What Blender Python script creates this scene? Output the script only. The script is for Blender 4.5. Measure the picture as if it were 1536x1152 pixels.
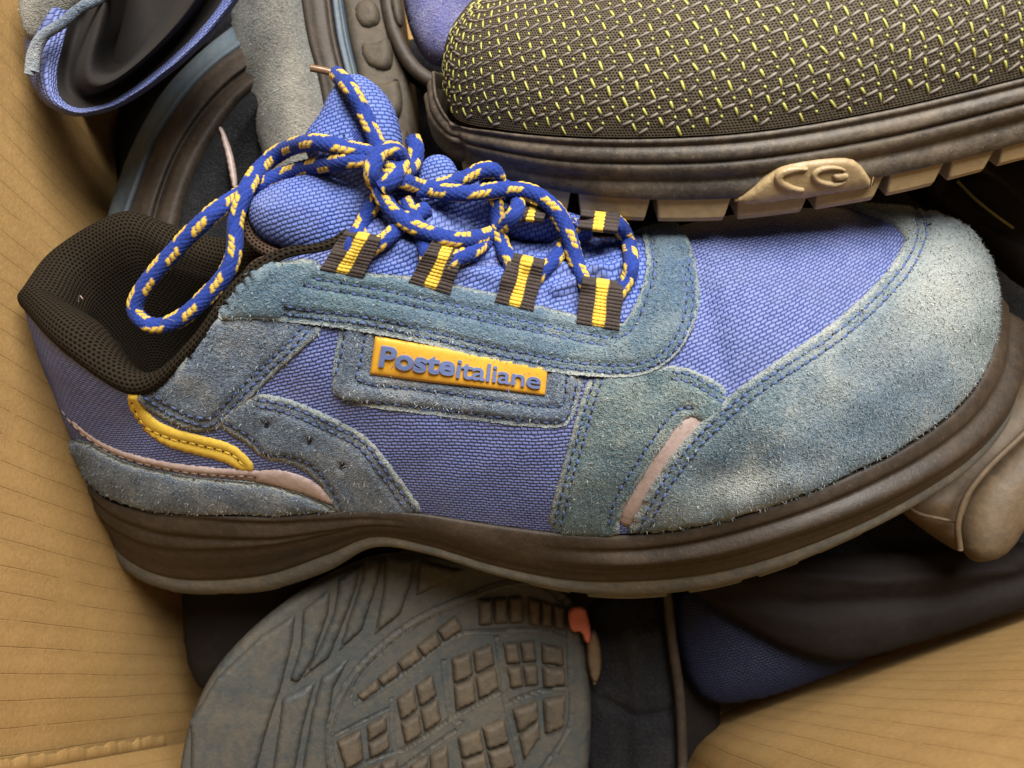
import bpy, math, random
import numpy as np
from mathutils import Vector, Matrix
from mathutils.bvhtree import BVHTree
from mathutils.geometry import delaunay_2d_cdt

random.seed(7); RNG = np.random.default_rng(11)
for _o in list(bpy.data.objects): bpy.data.objects.remove(_o)
SC = bpy.context.scene
COL = SC.collection

# ------------------------------------------------------------------ frame, camera, light
S = 0.0002                 # metres for one unit of the shoe's own drawing scale (0.2 mm)
D = 1152.0                 # camera distance from the reference plane in those units (23 cm)
DOWN = np.array([47.0, -442.0, -1152.0]); DOWN /= np.linalg.norm(DOWN)   # plumb line seen from the tilted camera
UPV = -DOWN
XV = np.array([1.0, 0, 0]) - UPV[0] * UPV; XV /= np.linalg.norm(XV)
RG = np.array([XV, np.cross(UPV, XV), UPV])        # drawing frame -> world (Z up)
OFF = np.array([0, 0, 0.16])                       # box floor lies at world z = 0

def world(v):
    return (np.asarray(v, float) * S) @ RG.T + OFF

cam_data = bpy.data.cameras.new('camera'); cam = bpy.data.objects.new('camera', cam_data); COL.objects.link(cam)
cam_data.sensor_width = 36; cam_data.lens = 27.0; cam_data.clip_start = 0.01; cam_data.clip_end = 20
cam.matrix_world = Matrix.Translation(Vector(world([0, 0, D]))) @ Matrix(RG.tolist()).to_4x4()
cam_data.dof.use_dof = True; cam_data.dof.focus_distance = D * S * 0.955; cam_data.dof.aperture_fstop = 14.0
SC.camera = cam

wd = bpy.data.worlds.new('World'); SC.world = wd; wd.use_nodes = True
bg = wd.node_tree.nodes['Background']; bg.inputs[0].default_value = (0.95, 0.97, 1.0, 1); bg.inputs[1].default_value = 0.075

def area_light(name, pos, target, size, power, color):
    ld = bpy.data.lights.new(name, 'AREA'); ld.shape = 'DISK'; ld.size = size; ld.energy = power; ld.color = color
    o = bpy.data.objects.new(name, ld); COL.objects.link(o)
    p = Vector(world(pos)); t = Vector(world(target))
    o.location = p; o.rotation_euler = (t - p).to_track_quat('-Z', 'Y').to_euler(); return o
area_light('ceiling_lamp', (700, 2350, 2700), (0, 0, 0), 0.50, 17.6, (1.0, 0.97, 0.92))
SC.view_settings.view_transform = 'Standard'; SC.view_settings.look = 'None'
SC.view_settings.exposure = 0.0; SC.view_settings.gamma = 1.0
SC.render.engine = 'CYCLES'; SC.cycles.use_denoising = True
SC.cycles.max_bounces = 6; SC.cycles.diffuse_bounces = 3

# ------------------------------------------------------------------ small node language
class N:
    """A shader value: arithmetic on it adds math nodes."""
    def __init__(s, nt, sock): s.nt, s.s = nt, sock
    def _m(s, op, *a):
        n = s.nt.nodes.new('ShaderNodeMath'); n.operation = op
        for k, v in enumerate((s,) + a):
            if isinstance(v, N): s.nt.links.new(v.s, n.inputs[k])
            else: n.inputs[k].default_value = v
        return N(s.nt, n.outputs[0])
    def __add__(s, o): return s._m('ADD', o)
    def __sub__(s, o): return s._m('SUBTRACT', o)
    def __mul__(s, o): return s._m('MULTIPLY', o)
    def __truediv__(s, o): return s._m('DIVIDE', o)
    def pow(s, o): return s._m('POWER', o)
    def sin(s): return s._m('SINE')
    def abs(s): return s._m('ABSOLUTE')
    def floor(s): return s._m('FLOOR')
    def frac(s): return s._m('FRACT')
    def gt(s, o): return s._m('GREATER_THAN', o)
    def lt(s, o): return s._m('LESS_THAN', o)
    def mx(s, o): return s._m('MAXIMUM', o)
    def mn(s, o): return s._m('MINIMUM', o)

class Mat:
    def __init__(s, name, rough=0.7, spec=0.3):
        s.m = bpy.data.materials.new(name); s.m.use_nodes = True; s.nt = s.m.node_tree
        s.b = s.nt.nodes['Principled BSDF']; s.b.inputs['Roughness'].default_value = rough
        s.b.inputs['Specular IOR Level'].default_value = spec
        s.tc = s.nt.nodes.new('ShaderNodeTexCoord')
    def node(s, t, **kw):
        n = s.nt.nodes.new(t)
        for k, v in kw.items(): setattr(n, k, v)
        return n
    def link(s, a, b): s.nt.links.new(a.s if isinstance(a, N) else a, b)
    def noise(s, size, detail=3, rough=0.55, vec=None, stretch=None, dist=0.0):
        n = s.node('ShaderNodeTexNoise'); n.inputs['Scale'].default_value = 1.0 / (size * S)
        n.inputs['Detail'].default_value = detail; n.inputs['Roughness'].default_value = rough
        n.inputs['Distortion'].default_value = dist
        v = vec if vec is not None else s.tc.outputs['Object']
        if stretch is not None:
            mp = s.node('ShaderNodeMapping'); mp.inputs['Scale'].default_value = stretch[:3]
            if len(stretch) > 3: mp.inputs['Rotation'].default_value = stretch[3:]
            s.link(v, mp.inputs[0]); v = mp.outputs[0]
        s.link(v, n.inputs['Vector']); return N(s.nt, n.outputs['Fac'])
    def ramp(s, fac, stops):
        r = s.node('ShaderNodeValToRGB'); s.link(fac, r.inputs[0]); e = r.color_ramp.elements
        while len(e) < len(stops): e.new(0.5)
        for k, (p, c) in enumerate(stops):
            e[k].position = p; e[k].color = (c, c, c, 1) if np.isscalar(c) else tuple(c) + (1,)
        return r.outputs[0]
    def mix(s, fac, a, b, mode='MIX'):
        n = s.node('ShaderNodeMix', data_type='RGBA', blend_type=mode)
        for v, i in ((fac, 0), (a, 6), (b, 7)):
            if isinstance(v, N): s.link(v, n.inputs[i])
            elif isinstance(v, (tuple, list)): n.inputs[i].default_value = tuple(v[:3]) + (1,)
            elif isinstance(v, (int, float)): n.inputs[i].default_value = v
            else: s.link(v, n.inputs[i])
        return n.outputs[2]
    def color(s, c):
        if isinstance(c, tuple): s.b.inputs['Base Color'].default_value = c[:3] + (1,)
        else: s.link(c, s.b.inputs['Base Color'])
    def rough(s, v): s.link(v, s.b.inputs['Roughness'])
    def bump(s, h, dist, strength=1.0):
        n = s.node('ShaderNodeBump'); n.inputs['Distance'].default_value = dist * S; n.inputs['Strength'].default_value = strength
        s.link(h, n.inputs['Height'])
        old = s.b.inputs['Normal'].links
        if old: s.nt.links.new(old[0].from_socket, n.inputs['Normal'])
        s.link(n.outputs[0], s.b.inputs['Normal'])
    def uv(s):
        sep = s.node('ShaderNodeSeparateXYZ'); s.link(s.tc.outputs['UV'], sep.inputs[0])
        return N(s.nt, sep.outputs[0]), N(s.nt, sep.outputs[1])
    def attr(s, name):
        a = s.node('ShaderNodeAttribute', attribute_name=name); return a

def srgb(r, g, b):
    f = lambda c: (c / 255 / 12.92) if c / 255 <= 0.04045 else ((c / 255 + 0.055) / 1.055) ** 2.4
    return (f(r), f(g), f(b))

def weave_mat(name, base, light, dark, w=13.0, h=7.0, rot=0.0, dirt=0.35, dirt_col=(0.30, 0.27, 0.22)):
    """Ballistic nylon: staggered yarn floats laid out in the cloth's own UV (units = 0.2 mm)."""
    M = Mat(name, 0.6, 0.22)
    mp = M.node('ShaderNodeMapping'); mp.inputs['Rotation'].default_value = (0, 0, rot); M.link(M.tc.outputs['UV'], mp.inputs[0])
    sep = M.node('ShaderNodeSeparateXYZ'); M.link(mp.outputs[0], sep.inputs[0])
    u, v = N(M.nt, sep.outputs[0]), N(M.nt, sep.outputs[1])
    jn = M.noise(16, 2)
    v = v + (jn - 0.5) * 5.0
    row = (v / h).floor(); fv = (v / h).frac() - 0.5
    odd = (row * 0.5).frac().gt(0.25)
    uu = u / w + odd * 0.5
    fu = uu.frac() - 0.5
    cell = (uu.floor() * 12.9898 + row * 78.233).sin() * 43758.5
    rnd = cell.frac()
    hh = (fv * fv * -2.9 + 1.0) * (((fu * 2.0).abs()).pow(7.0) * -0.9 + 1.0)       # rounded float
    hh = hh.mx(0.0)
    big = M.noise(150, 4); fine = M.noise(60, 5, 0.7)
    c = M.ramp(hh + (rnd - 0.5) * 0.22, [(0.05, dark), (0.5, base), (1.0, light)])
    dirtf = M.ramp(fine * 0.5 + big * 0.5, [(0.46, 0.0), (0.64, dirt)])
    c = M.mix(dirtf, c, dirt_col)
    M.color(c); M.bump(hh + (rnd - 0.5) * 0.12, 2.6, 0.75)
    M.rough(M.noise(30, 3) * 0.3 + 0.45)
    return M.m

def suede_mat(name, deep, mid, worn, wear=(0.40, 0.70), speck=0.55, tint=None, sheen=0.3):
    M = Mat(name, 0.92, 0.12)
    big = M.noise(210, 4, 0.6); med = M.noise(48, 4, 0.6); fib = M.noise(5.0, 3, 0.75); fib2 = M.noise(2.2, 2)
    t = big * 0.62 + med * 0.38
    c = M.ramp(t, [(0.34, deep), (0.5, mid), (wear[1], worn)])
    if tint: c = M.mix(M.ramp(M.noise(330, 3), [(0.42, 0.0), (0.62, 0.75)]), c, tint)
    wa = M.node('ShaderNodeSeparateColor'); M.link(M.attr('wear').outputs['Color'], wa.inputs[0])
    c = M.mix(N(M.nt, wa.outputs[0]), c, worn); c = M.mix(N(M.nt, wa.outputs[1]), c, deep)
    lightc = M.mix(0.65, c, tuple(min(1, x * 1.15 + 0.11) for x in worn))
    darkc = M.mix(0.6, c, tuple(x * 0.35 for x in deep))
    f = fib * 0.6 + fib2 * 0.4
    c = M.mix(M.ramp(f, [(0.50, 0.0), (0.66, speck)]), c, lightc)
    c = M.mix(M.ramp(f, [(0.32, 0.75), (0.47, 0.0)]), c, darkc)
    M.color(c); M.bump(f, 9.0, 1.0); M.bump(med, 8.0, 0.4)
    try:
        M.b.inputs['Sheen Weight'].default_value = sheen; M.b.inputs['Sheen Roughness'].default_value = 0.5
        M.b.inputs['Sheen Tint'].default_value = (0.75, 0.82, 0.85, 1)
    except Exception: pass
    return M.m

def rubber_mat(name, base, dust, amt=0.5, rough=0.55, fine=1.0):
    M = Mat(name, rough, 0.4)
    a = M.noise(120, 5, 0.65); b = M.noise(14, 4, 0.7); c3 = M.noise(4, 2)
    f = M.ramp(a * 0.55 + b * 0.45, [(0.42, 0.0), (0.68, amt)])
    c = M.mix(f, base, dust)
    c = M.mix(M.ramp(c3, [(0.64, 0.0), (0.76, 0.35 * fine)]), c, tuple(min(1, x * 1.8) for x in dust))
    sc = M.ramp(M.noise(14, 3, 0.6, stretch=(0.25, 2.4, 1.0, 0, 0, 0.5)), [(0.66, 0.0), (0.72, 0.3)])
    c = M.mix(sc, c, dust)
    M.color(c); M.bump(b, 2.0, 0.4); M.bump(c3, 0.8, 0.5)
    M.rough(a * 0.4 + (rough - 0.2)); return M.m

def knit_mat(name, base, light, size=9.0):
    """Spacer mesh lining: staggered dark holes in a knit."""
    M = Mat(name, 0.9, 0.1)
    u, v = M.uv()
    row = (v / size).floor(); odd = (row * 0.5).frac().gt(0.25)
    fu = (u / (size * 1.25) + odd * 0.5).frac() - 0.5; fv = (v / size).frac() - 0.5
    r = (fu * fu + fv * fv).pow(0.5)
    hole = (r * 2.6)._m('MINIMUM', 1.0)
    n = M.noise(3.0, 2)
    c = M.ramp(hole * 0.75 + n * 0.35, [(0.35, tuple(x * 0.22 for x in base)), (0.75, base), (1.0, light)])
    M.color(c); M.bump(hole, 4.0, 0.9); M.bump(n, 1.5, 0.5); return M.m

def attr_mat(name, rough=0.75, fuzz=3.0, bump=1.2, spec=0.25):
    M = Mat(name, rough, spec)
    a = M.attr('yarn'); n = M.noise(fuzz, 3, 0.7)
    c = M.mix(M.ramp(n, [(0.3, 0.0), (0.7, 0.5)]), M.mix(0.25, a.outputs['Color'], (0.0, 0.0, 0.0)), M.mix(0.04, a.outputs['Color'], (1, 1, 1)))
    M.color(c); M.bump(n, bump, 0.6)
    try: M.b.inputs['Sheen Weight'].default_value = 0.05
    except Exception: pass
    return M.m

def plain_mat(name, base, dust=None, rough=0.5, amt=0.4, grain=6.0, gb=1.0, spec=0.4):
    M = Mat(name, rough, spec); dust = dust or tuple(x * 0.6 for x in base)
    a = M.noise(90, 5, 0.65); g = M.noise(grain, 3, 0.6)
    M.color(M.mix(M.ramp(a * 0.6 + g * 0.4, [(0.4, 0.0), (0.66, amt)]), base, dust)); M.bump(g, gb, 0.5)
    M.rough(a * 0.3 + (rough - 0.15)); return M.m

def cardboard_mat(name):
    M = Mat(name, 0.85, 0.2)
    base = srgb(168, 135, 86); dk = srgb(146, 115, 69)
    u, v = M.uv()
    wob = M.noise(160, 2)
    f = (u / 40.0 + (wob - 0.5) * 0.16)
    line = ((f.frac() - 0.5).abs() * -1 + 0.5)           # 0 at flute line
    brk = M.ramp(M.noise(70, 3, 0.6, stretch=(1, 1, 1)), [(0.34, 0.0), (0.46, 1.0)])
    ln = N(M.nt, M.ramp(line, [(0.0, 1.0), (0.03, 0.0)])) * N(M.nt, brk)
    fib = M.noise(7, 4, 0.75, stretch=(1, 1, 1)); big = M.noise(260, 3)
    c = M.mix(M.ramp(fib * 0.6 + big * 0.4, [(0.38, 0.0), (0.65, 1.0)]), base, dk)
    c = M.mix(ln * 0.2, c, srgb(122, 84, 44))
    spk = M.ramp(M.noise(3.2, 1), [(0.70, 0.0), (0.76, 0.35)])
    c = M.mix(spk, c, srgb(226, 190, 130))
    M.color(c); M.bump((f * 6.2832).sin(), 1.0, 0.35); M.bump(fib, 1.2, 0.5); M.bump(ln * -1.0, 2.0, 0.5); M.bump(M.noise(140, 2, 0.5), 10.0, 0.25)
    return M.m

MT = {}
MT['nylon'] = weave_mat('blue_nylon_weave', srgb(70, 82, 134), srgb(108, 118, 164), srgb(44, 51, 90), 9.4, 5.7, 0.10, dirt=0.3, dirt_col=srgb(108, 110, 136))
MT['tongue'] = weave_mat('blue_tongue_weave', srgb(60, 79, 148), srgb(100, 118, 180), srgb(36, 48, 100), 9.2, 6.0, 0.25, dirt=0.3, dirt_col=srgb(120, 122, 140))
MT['suede_toe'] = suede_mat('worn_blue_suede', srgb(52, 75, 94), srgb(90, 110, 124), srgb(158, 161, 155), tint=srgb(96, 111, 110), speck=0.55)
MT['suede_eyestay'] = suede_mat('teal_blue_suede', srgb(56, 82, 108), srgb(86, 108, 124), srgb(144, 151, 149), speck=0.45, tint=srgb(80, 104, 108))
MT['suede_heel'] = suede_mat('grey_blue_suede', srgb(58, 74, 98), srgb(92, 106, 124), srgb(148, 150, 148), speck=0.7)
MT['suede_vamp'] = suede_mat('dusty_teal_suede', srgb(54, 80, 94), srgb(90, 110, 116), srgb(152, 154, 142), speck=0.6)
MT['midsole'] = rubber_mat('brown_midsole_rubber', srgb(40, 33, 27), srgb(80, 66, 52), 0.5, 0.6)
MT['outsole'] = rubber_mat('grey_outsole_rubber', srgb(76, 78, 76), srgb(128, 118, 100), 0.6, 0.7)
MT['knit'] = knit_mat('black_spacer_mesh', srgb(26, 21, 16), srgb(42, 35, 25), 6.2)
MT['binding'] = knit_mat('dark_brown_binding', srgb(50, 38, 32), srgb(74, 58, 46), 5.0)
MT['yellow'] = plain_mat('yellow_leather', srgb(208, 176, 66), srgb(170, 140, 52), 0.7, 0.5)
MT['plate'] = plain_mat('amber_rubber_plate', srgb(208, 154, 46), srgb(166, 114, 32), 0.6, 0.5, 10.0, 0.6)
MT['letters'] = plain_mat('slate_blue_letters', srgb(94, 108, 150), srgb(78, 88, 120), 0.5, 0.3)
MT['reflective'] = plain_mat('dull_pink_reflective_tape', srgb(166, 148, 142), srgb(120, 102, 96), 0.4, 0.7, 8.0, 1.0)
MT['lace'] = attr_mat('braided_lace_yarn', 0.85, spec=0.1); MT['webbing'] = attr_mat('ribbed_webbing_yarn', 0.8)
MT['aglet'] = plain_mat('amber_aglet', srgb(112, 84, 56), srgb(66, 50, 40), 0.25, 0.6)
MT['thread'] = plain_mat('blue_thread', srgb(72, 90, 136), srgb(46, 58, 92), 0.7, 0.5, 2.0)
MT['label'] = weave_mat('navy_label_weave', srgb(40, 56, 124), srgb(70, 86, 156), srgb(18, 24, 60), 40.0, 3.2, 0.9, dirt=0.0)
MT['cut_edge'] = suede_mat('pale_cut_suede', srgb(104, 118, 124), srgb(134, 142, 142), srgb(170, 170, 160), speck=0.6)
MT['nap'] = suede_mat('pale_suede_fibre', srgb(98, 118, 128), srgb(140, 152, 154), srgb(206, 202, 186), speck=0.3)
MT['hole'] = plain_mat('black_hole', (0.006, 0.006, 0.008), None, 0.9)
MT['cardboard'] = cardboard_mat('kraft_cardboard')
MT['mesh_black'] = knit_mat('black_work_textile', srgb(58, 53, 46), srgb(96, 86, 70), 3.6)
MT['rand'] = rubber_mat('dark_ridged_rubber', srgb(54, 48, 43), srgb(118, 104, 86), 0.75, 0.6)
MT['tan_rubber'] = rubber_mat('translucent_tan_rubber', srgb(158, 136, 100), srgb(112, 94, 68), 0.6, 0.45)
MT['lime'] = plain_mat('lime_yarn', srgb(170, 168, 84), srgb(126, 122, 66), 0.5, 0.5, 3.0)
MT['grey_yarn'] = plain_mat('grey_yarn', srgb(122, 114, 104), srgb(88, 80, 70), 0.6, 0.5, 3.0)
MT['tread'] = rubber_mat('blue_grey_tread_rubber', srgb(48, 53, 54), srgb(86, 76, 60), 0.7, 0.65)
MT['tread_lug'] = rubber_mat('dusty_brown_tread', srgb(56, 50, 42), srgb(88, 76, 58), 0.8, 0.7)
MT['suede_grey'] = suede_mat('grey_suede', srgb(78, 78, 74), srgb(108, 105, 97), srgb(150, 144, 132), speck=0.5)
MT['suede_violet'] = suede_mat('violet_blue_suede', srgb(70, 70, 120), srgb(96, 96, 150), srgb(136, 132, 160), speck=0.4)
MT['navy'] = weave_mat('navy_cloth', srgb(20, 24, 46), srgb(30, 36, 62), srgb(14, 17, 34), 6.0, 4.0, 0.3, dirt=0.0)
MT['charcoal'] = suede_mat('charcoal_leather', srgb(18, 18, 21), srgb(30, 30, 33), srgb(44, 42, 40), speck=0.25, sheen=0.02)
MT['strip_blue'] = rubber_mat('slate_rubber', srgb(66, 80, 92), srgb(104, 104, 98), 0.5, 0.6)
MT['brown_leather'] = plain_mat('scuffed_brown_leather', srgb(92, 76, 56), srgb(62, 50, 38), 0.6, 0.8, 10.0, 1.5)
MT['dark_leather'] = plain_mat('dark_brown_leather', srgb(22, 18, 17), srgb(34, 29, 25), 0.75, 0.6, 14.0, 2.0, spec=0.15)
MT['olive'] = plain_mat('olive_thread', srgb(120, 116, 60), srgb(90, 84, 50), 0.6)
MT['coral'] = plain_mat('coral_tag', srgb(176, 98, 82), srgb(130, 66, 56), 0.6, 0.4)
MT['dark'] = plain_mat('black_lining', srgb(26, 21, 18), srgb(16, 14, 12), 0.9)

# ------------------------------------------------------------------ object helpers
def empty(name, base, label, cat, group=None):
    o = bpy.data.objects.new(name, None); COL.objects.link(o); o.location = Vector(world(base)); o.empty_display_size = 0.01
    o['label'] = label; o['category'] = cat
    if group: o['group'] = group
    return o

def root_of(o):
    while o.parent: o = o.parent
    return o

def mesh(name, verts, faces, mat, parent=None, uv=None, col=None, smooth=True, kind=None, label=None):
    """verts in the drawing frame; the object's origin is its root's origin."""
    v = world(verts)
    if parent is not None: v = v - np.array(root_of(parent).location)
    me = bpy.data.meshes.new(name)
    if isinstance(faces, np.ndarray) and faces.ndim == 2:
        nf, k = faces.shape
        me.vertices.add(len(v)); me.vertices.foreach_set('co', v.astype(np.float32).ravel())
        me.loops.add(nf * k); me.loops.foreach_set('vertex_index', faces.astype(np.int32).ravel())
        me.polygons.add(nf); me.polygons.foreach_set('loop_start', np.arange(0, nf * k, k, dtype=np.int32))
        me.update(calc_edges=True)
    else:
        me.from_pydata([tuple(p) for p in v], [], [tuple(int(i) for i in f) for f in faces])
    if uv is not None:
        li = np.empty(len(me.loops), np.int32); me.loops.foreach_get('vertex_index', li)
        lay = me.uv_layers.new(name='UVMap'); lay.data.foreach_set('uv', np.asarray(uv, np.float32)[li].ravel())
    if col is not None:
        a = me.color_attributes.new('yarn', 'FLOAT_COLOR', 'POINT')
        c = np.ones((len(v), 4), np.float32); c[:, :3] = col; a.data.foreach_set('color', c.ravel())
    me.validate(); me.polygons.foreach_set('use_smooth', np.full(len(me.polygons), smooth))
    mats = mat if isinstance(mat, (list, tuple)) else [mat]
    for m in mats: me.materials.append(MT[m] if isinstance(m, str) else m)
    o = bpy.data.objects.new(name, me); COL.objects.link(o)
    if parent is not None: o.parent = parent
    if kind: o['kind'] = kind
    if label: o['label'] = label
    return o

def catmull(pts, n, closed=False):
    P = np.asarray(pts, float); m = len(P)
    if closed: Q = np.vstack([P[-1], P, P[0], P[1]]); seg = m
    else: Q = np.vstack([2 * P[0] - P[1], P, 2 * P[-1] - P[-2]]); seg = m - 1
    t = np.linspace(0, seg, n, endpoint=not closed); i = np.minimum(t.astype(int), seg - 1); f = (t - i)[:, None]
    a, b, c, d = Q[i], Q[i + 1], Q[i + 2], Q[i + 3]
    return 0.5 * (2 * b + (c - a) * f + (2 * a - 5 * b + 4 * c - d) * f ** 2 + (3 * b - a - 3 * c + d) * f ** 3)

def resample(P, step, closed=False):
    P = np.asarray(P, float)
    if closed: P = np.vstack([P, P[:1]])
    d = np.r_[0, np.cumsum(np.linalg.norm(np.diff(P, axis=0), axis=1))]
    n = max(2, int(round(d[-1] / step)) + 1); t = np.linspace(0, d[-1], n)
    R = np.stack([np.interp(t, d, P[:, k]) for k in range(P.shape[1])], 1)
    return R[:-1] if closed else R

def chaikin(P, it=1, closed=True):
    P = np.asarray(P, float)
    for _ in range(it):
        Q = np.roll(P, -1, 0) if closed else P[1:]
        A = P if closed else P[:-1]
        R = np.stack([A * .75 + Q * .25, A * .25 + Q * .75], 1).reshape(-1, P.shape[1])
        P = R if closed else np.vstack([P[:1], R, P[-1:]])
    return P

def px(x, y, z=0.0):
    k = 1 - z / D
    return np.array([(x - 768) * k, (576 - y) * k, z])

def pxs(L): return np.array([px(*p) for p in L])

def project(v):
    v = np.asarray(v); k = 1 - v[..., 2] / D
    return np.stack([v[..., 0] / k + 768, 576 - v[..., 1] / k], -1)

def grid_faces(n, m, closed_u=False, closed_v=False):
    I, J = np.meshgrid(np.arange(n if closed_u else n - 1), np.arange(m if closed_v else m - 1), indexing='ij')
    I2, J2 = (I + 1) % n, (J + 1) % m
    return np.stack([I * m + J, I2 * m + J, I2 * m + J2, I * m + J2], -1).reshape(-1, 4)

def inside(P, poly):
    x, y = P[:, 0], P[:, 1]; r = np.zeros(len(P), bool); q = np.roll(poly, -1, 0)
    for (x1, y1), (x2, y2) in zip(poly, q):
        c = ((y1 > y) != (y2 > y)); 
        if y1 != y2: r ^= c & (x < (x2 - x1) * (y - y1) / (y2 - y1) + x1)
    return r

def dist_poly(P, poly, closed=True):
    A = np.asarray(poly, float); B = np.roll(A, -1, 0) if closed else A[1:]
    if not closed: A = A[:-1]
    best = np.full(len(P), 1e9)
    for a, b in zip(A, B):
        ab = b - a; L = (ab ** 2).sum() + 1e-9
        t = np.clip(((P - a) @ ab) / L, 0, 1)
        best = np.minimum(best, np.linalg.norm(P - (a + t[:, None] * ab), axis=1))
    return best

def tri_region(poly, step, jitter=0.0):
    """Polygon -> boundary points first, then inner points, and triangles."""
    B = resample(poly, step * 0.8, True)
    if jitter: B = B + RNG.normal(0, jitter, B.shape)
    lo, hi = B.min(0), B.max(0)
    xs = np.arange(lo[0], hi[0], step); ys = np.arange(lo[1], hi[1], step * 0.87)
    X, Y = np.meshgrid(xs, ys); X = X + (np.arange(len(ys)) % 2)[:, None] * step * 0.5
    G = np.stack([X.ravel(), Y.ravel()], 1); G = G[inside(G, B)]
    if len(G): G = G[dist_poly(G, B) > step * 0.55]
    P = np.vstack([B, G]) if len(G) else B
    nb = len(B)
    r = delaunay_2d_cdt([Vector(p) for p in P], [], [list(range(nb))], 1, 1e-4)
    V = np.array([tuple(v) for v in r[0]]); F = np.array([list(f) for f in r[2]])
    # boundary loop in output order
    mp = {}
    for k, src in enumerate(r[3]):
        for q in src: mp[q] = k
    loop = [mp[i] for i in range(nb) if i in mp]
    a = V[F[:, 1]] - V[F[:, 0]]; b = V[F[:, 2]] - V[F[:, 0]]
    flip = (a[:, 0] * b[:, 1] - a[:, 1] * b[:, 0]) > 0      # pixel y points down
    F[flip] = F[flip][:, ::-1]
    return V, F, loop

def vnormals(V, F):
    n = np.zeros_like(V)
    T = F if F.shape[1] == 3 else np.vstack([F[:, :3], F[:, [0, 2, 3]]])
    fn = np.cross(V[T[:, 1]] - V[T[:, 0]], V[T[:, 2]] - V[T[:, 0]])
    for k in range(3): np.add.at(n, T[:, k], fn)
    return n / (np.linalg.norm(n, axis=1)[:, None] + 1e-12)

def bvh_of(V, F): return BVHTree.FromPolygons([tuple(v) for v in V], [tuple(int(i) for i in f) for f in F])

CAMP = np.array([0, 0, D])
def cam_ray(p):
    d = np.array([p[0] - 768, 576 - p[1], -D]); return CAMP, d / np.linalg.norm(d)

def cast(bvh, p, ray=cam_ray):
    o, d = ray(p); h = bvh.ray_cast(Vector(o), Vector(d))
    return None if h[0] is None else np.array(h[0])

def cast_all(bvh, P, ray=cam_ray):
    c = P.mean(0); out = []
    for p in P:
        h = cast(bvh, p, ray); k = 0
        if h is None and ray is not cam_ray:
            o, dd = ray(p); out.append(np.array(bvh.find_nearest(Vector(o + dd * 180.0))[0])); continue
        out.append(h if h is not None else np.full(3, np.nan))
    out = np.array(out); bad = np.isnan(out[:, 0])
    if bad.any() and not bad.all():                 # past the rim: fold the piece onto the nearest leather
        good = np.where(~bad)[0]
        for i in np.where(bad)[0]:
            j = good[np.argmin(((P[good] - P[i]) ** 2).sum(1))]
            out[i] = np.array(bvh.find_nearest(Vector(px(P[i][0], P[i][1], out[j][2])))[0])
    return np.nan_to_num(out)

class Azim:
    """Rays from a point inside the shoe, laid flat about an axis: lets a leather piece wrap round the toe or heel."""
    def __init__(s, o, axis, R=260):
        s.o = np.asarray(o, float); s.R = R; a = np.asarray(axis, float); a /= np.linalg.norm(a); s.a = a
        e = np.cross([0, 1, 0], a); s.e = e / np.linalg.norm(e); s.f = np.cross(a, s.e)
    def fwd(s, p):
        d = p - s.o; d /= np.linalg.norm(d); th = math.acos(max(-1, min(1, d @ s.a))); ph = math.atan2(d @ s.f, d @ s.e)
        return np.array([s.R * th * math.cos(ph), -s.R * th * math.sin(ph)])
    def ray(s, q):
        x, y = q[0] / s.R, -q[1] / s.R; th = math.hypot(x, y); ph = math.atan2(y, x)
        return s.o, math.cos(th) * s.a + math.sin(th) * (math.cos(ph) * s.e + math.sin(ph) * s.f)

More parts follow.
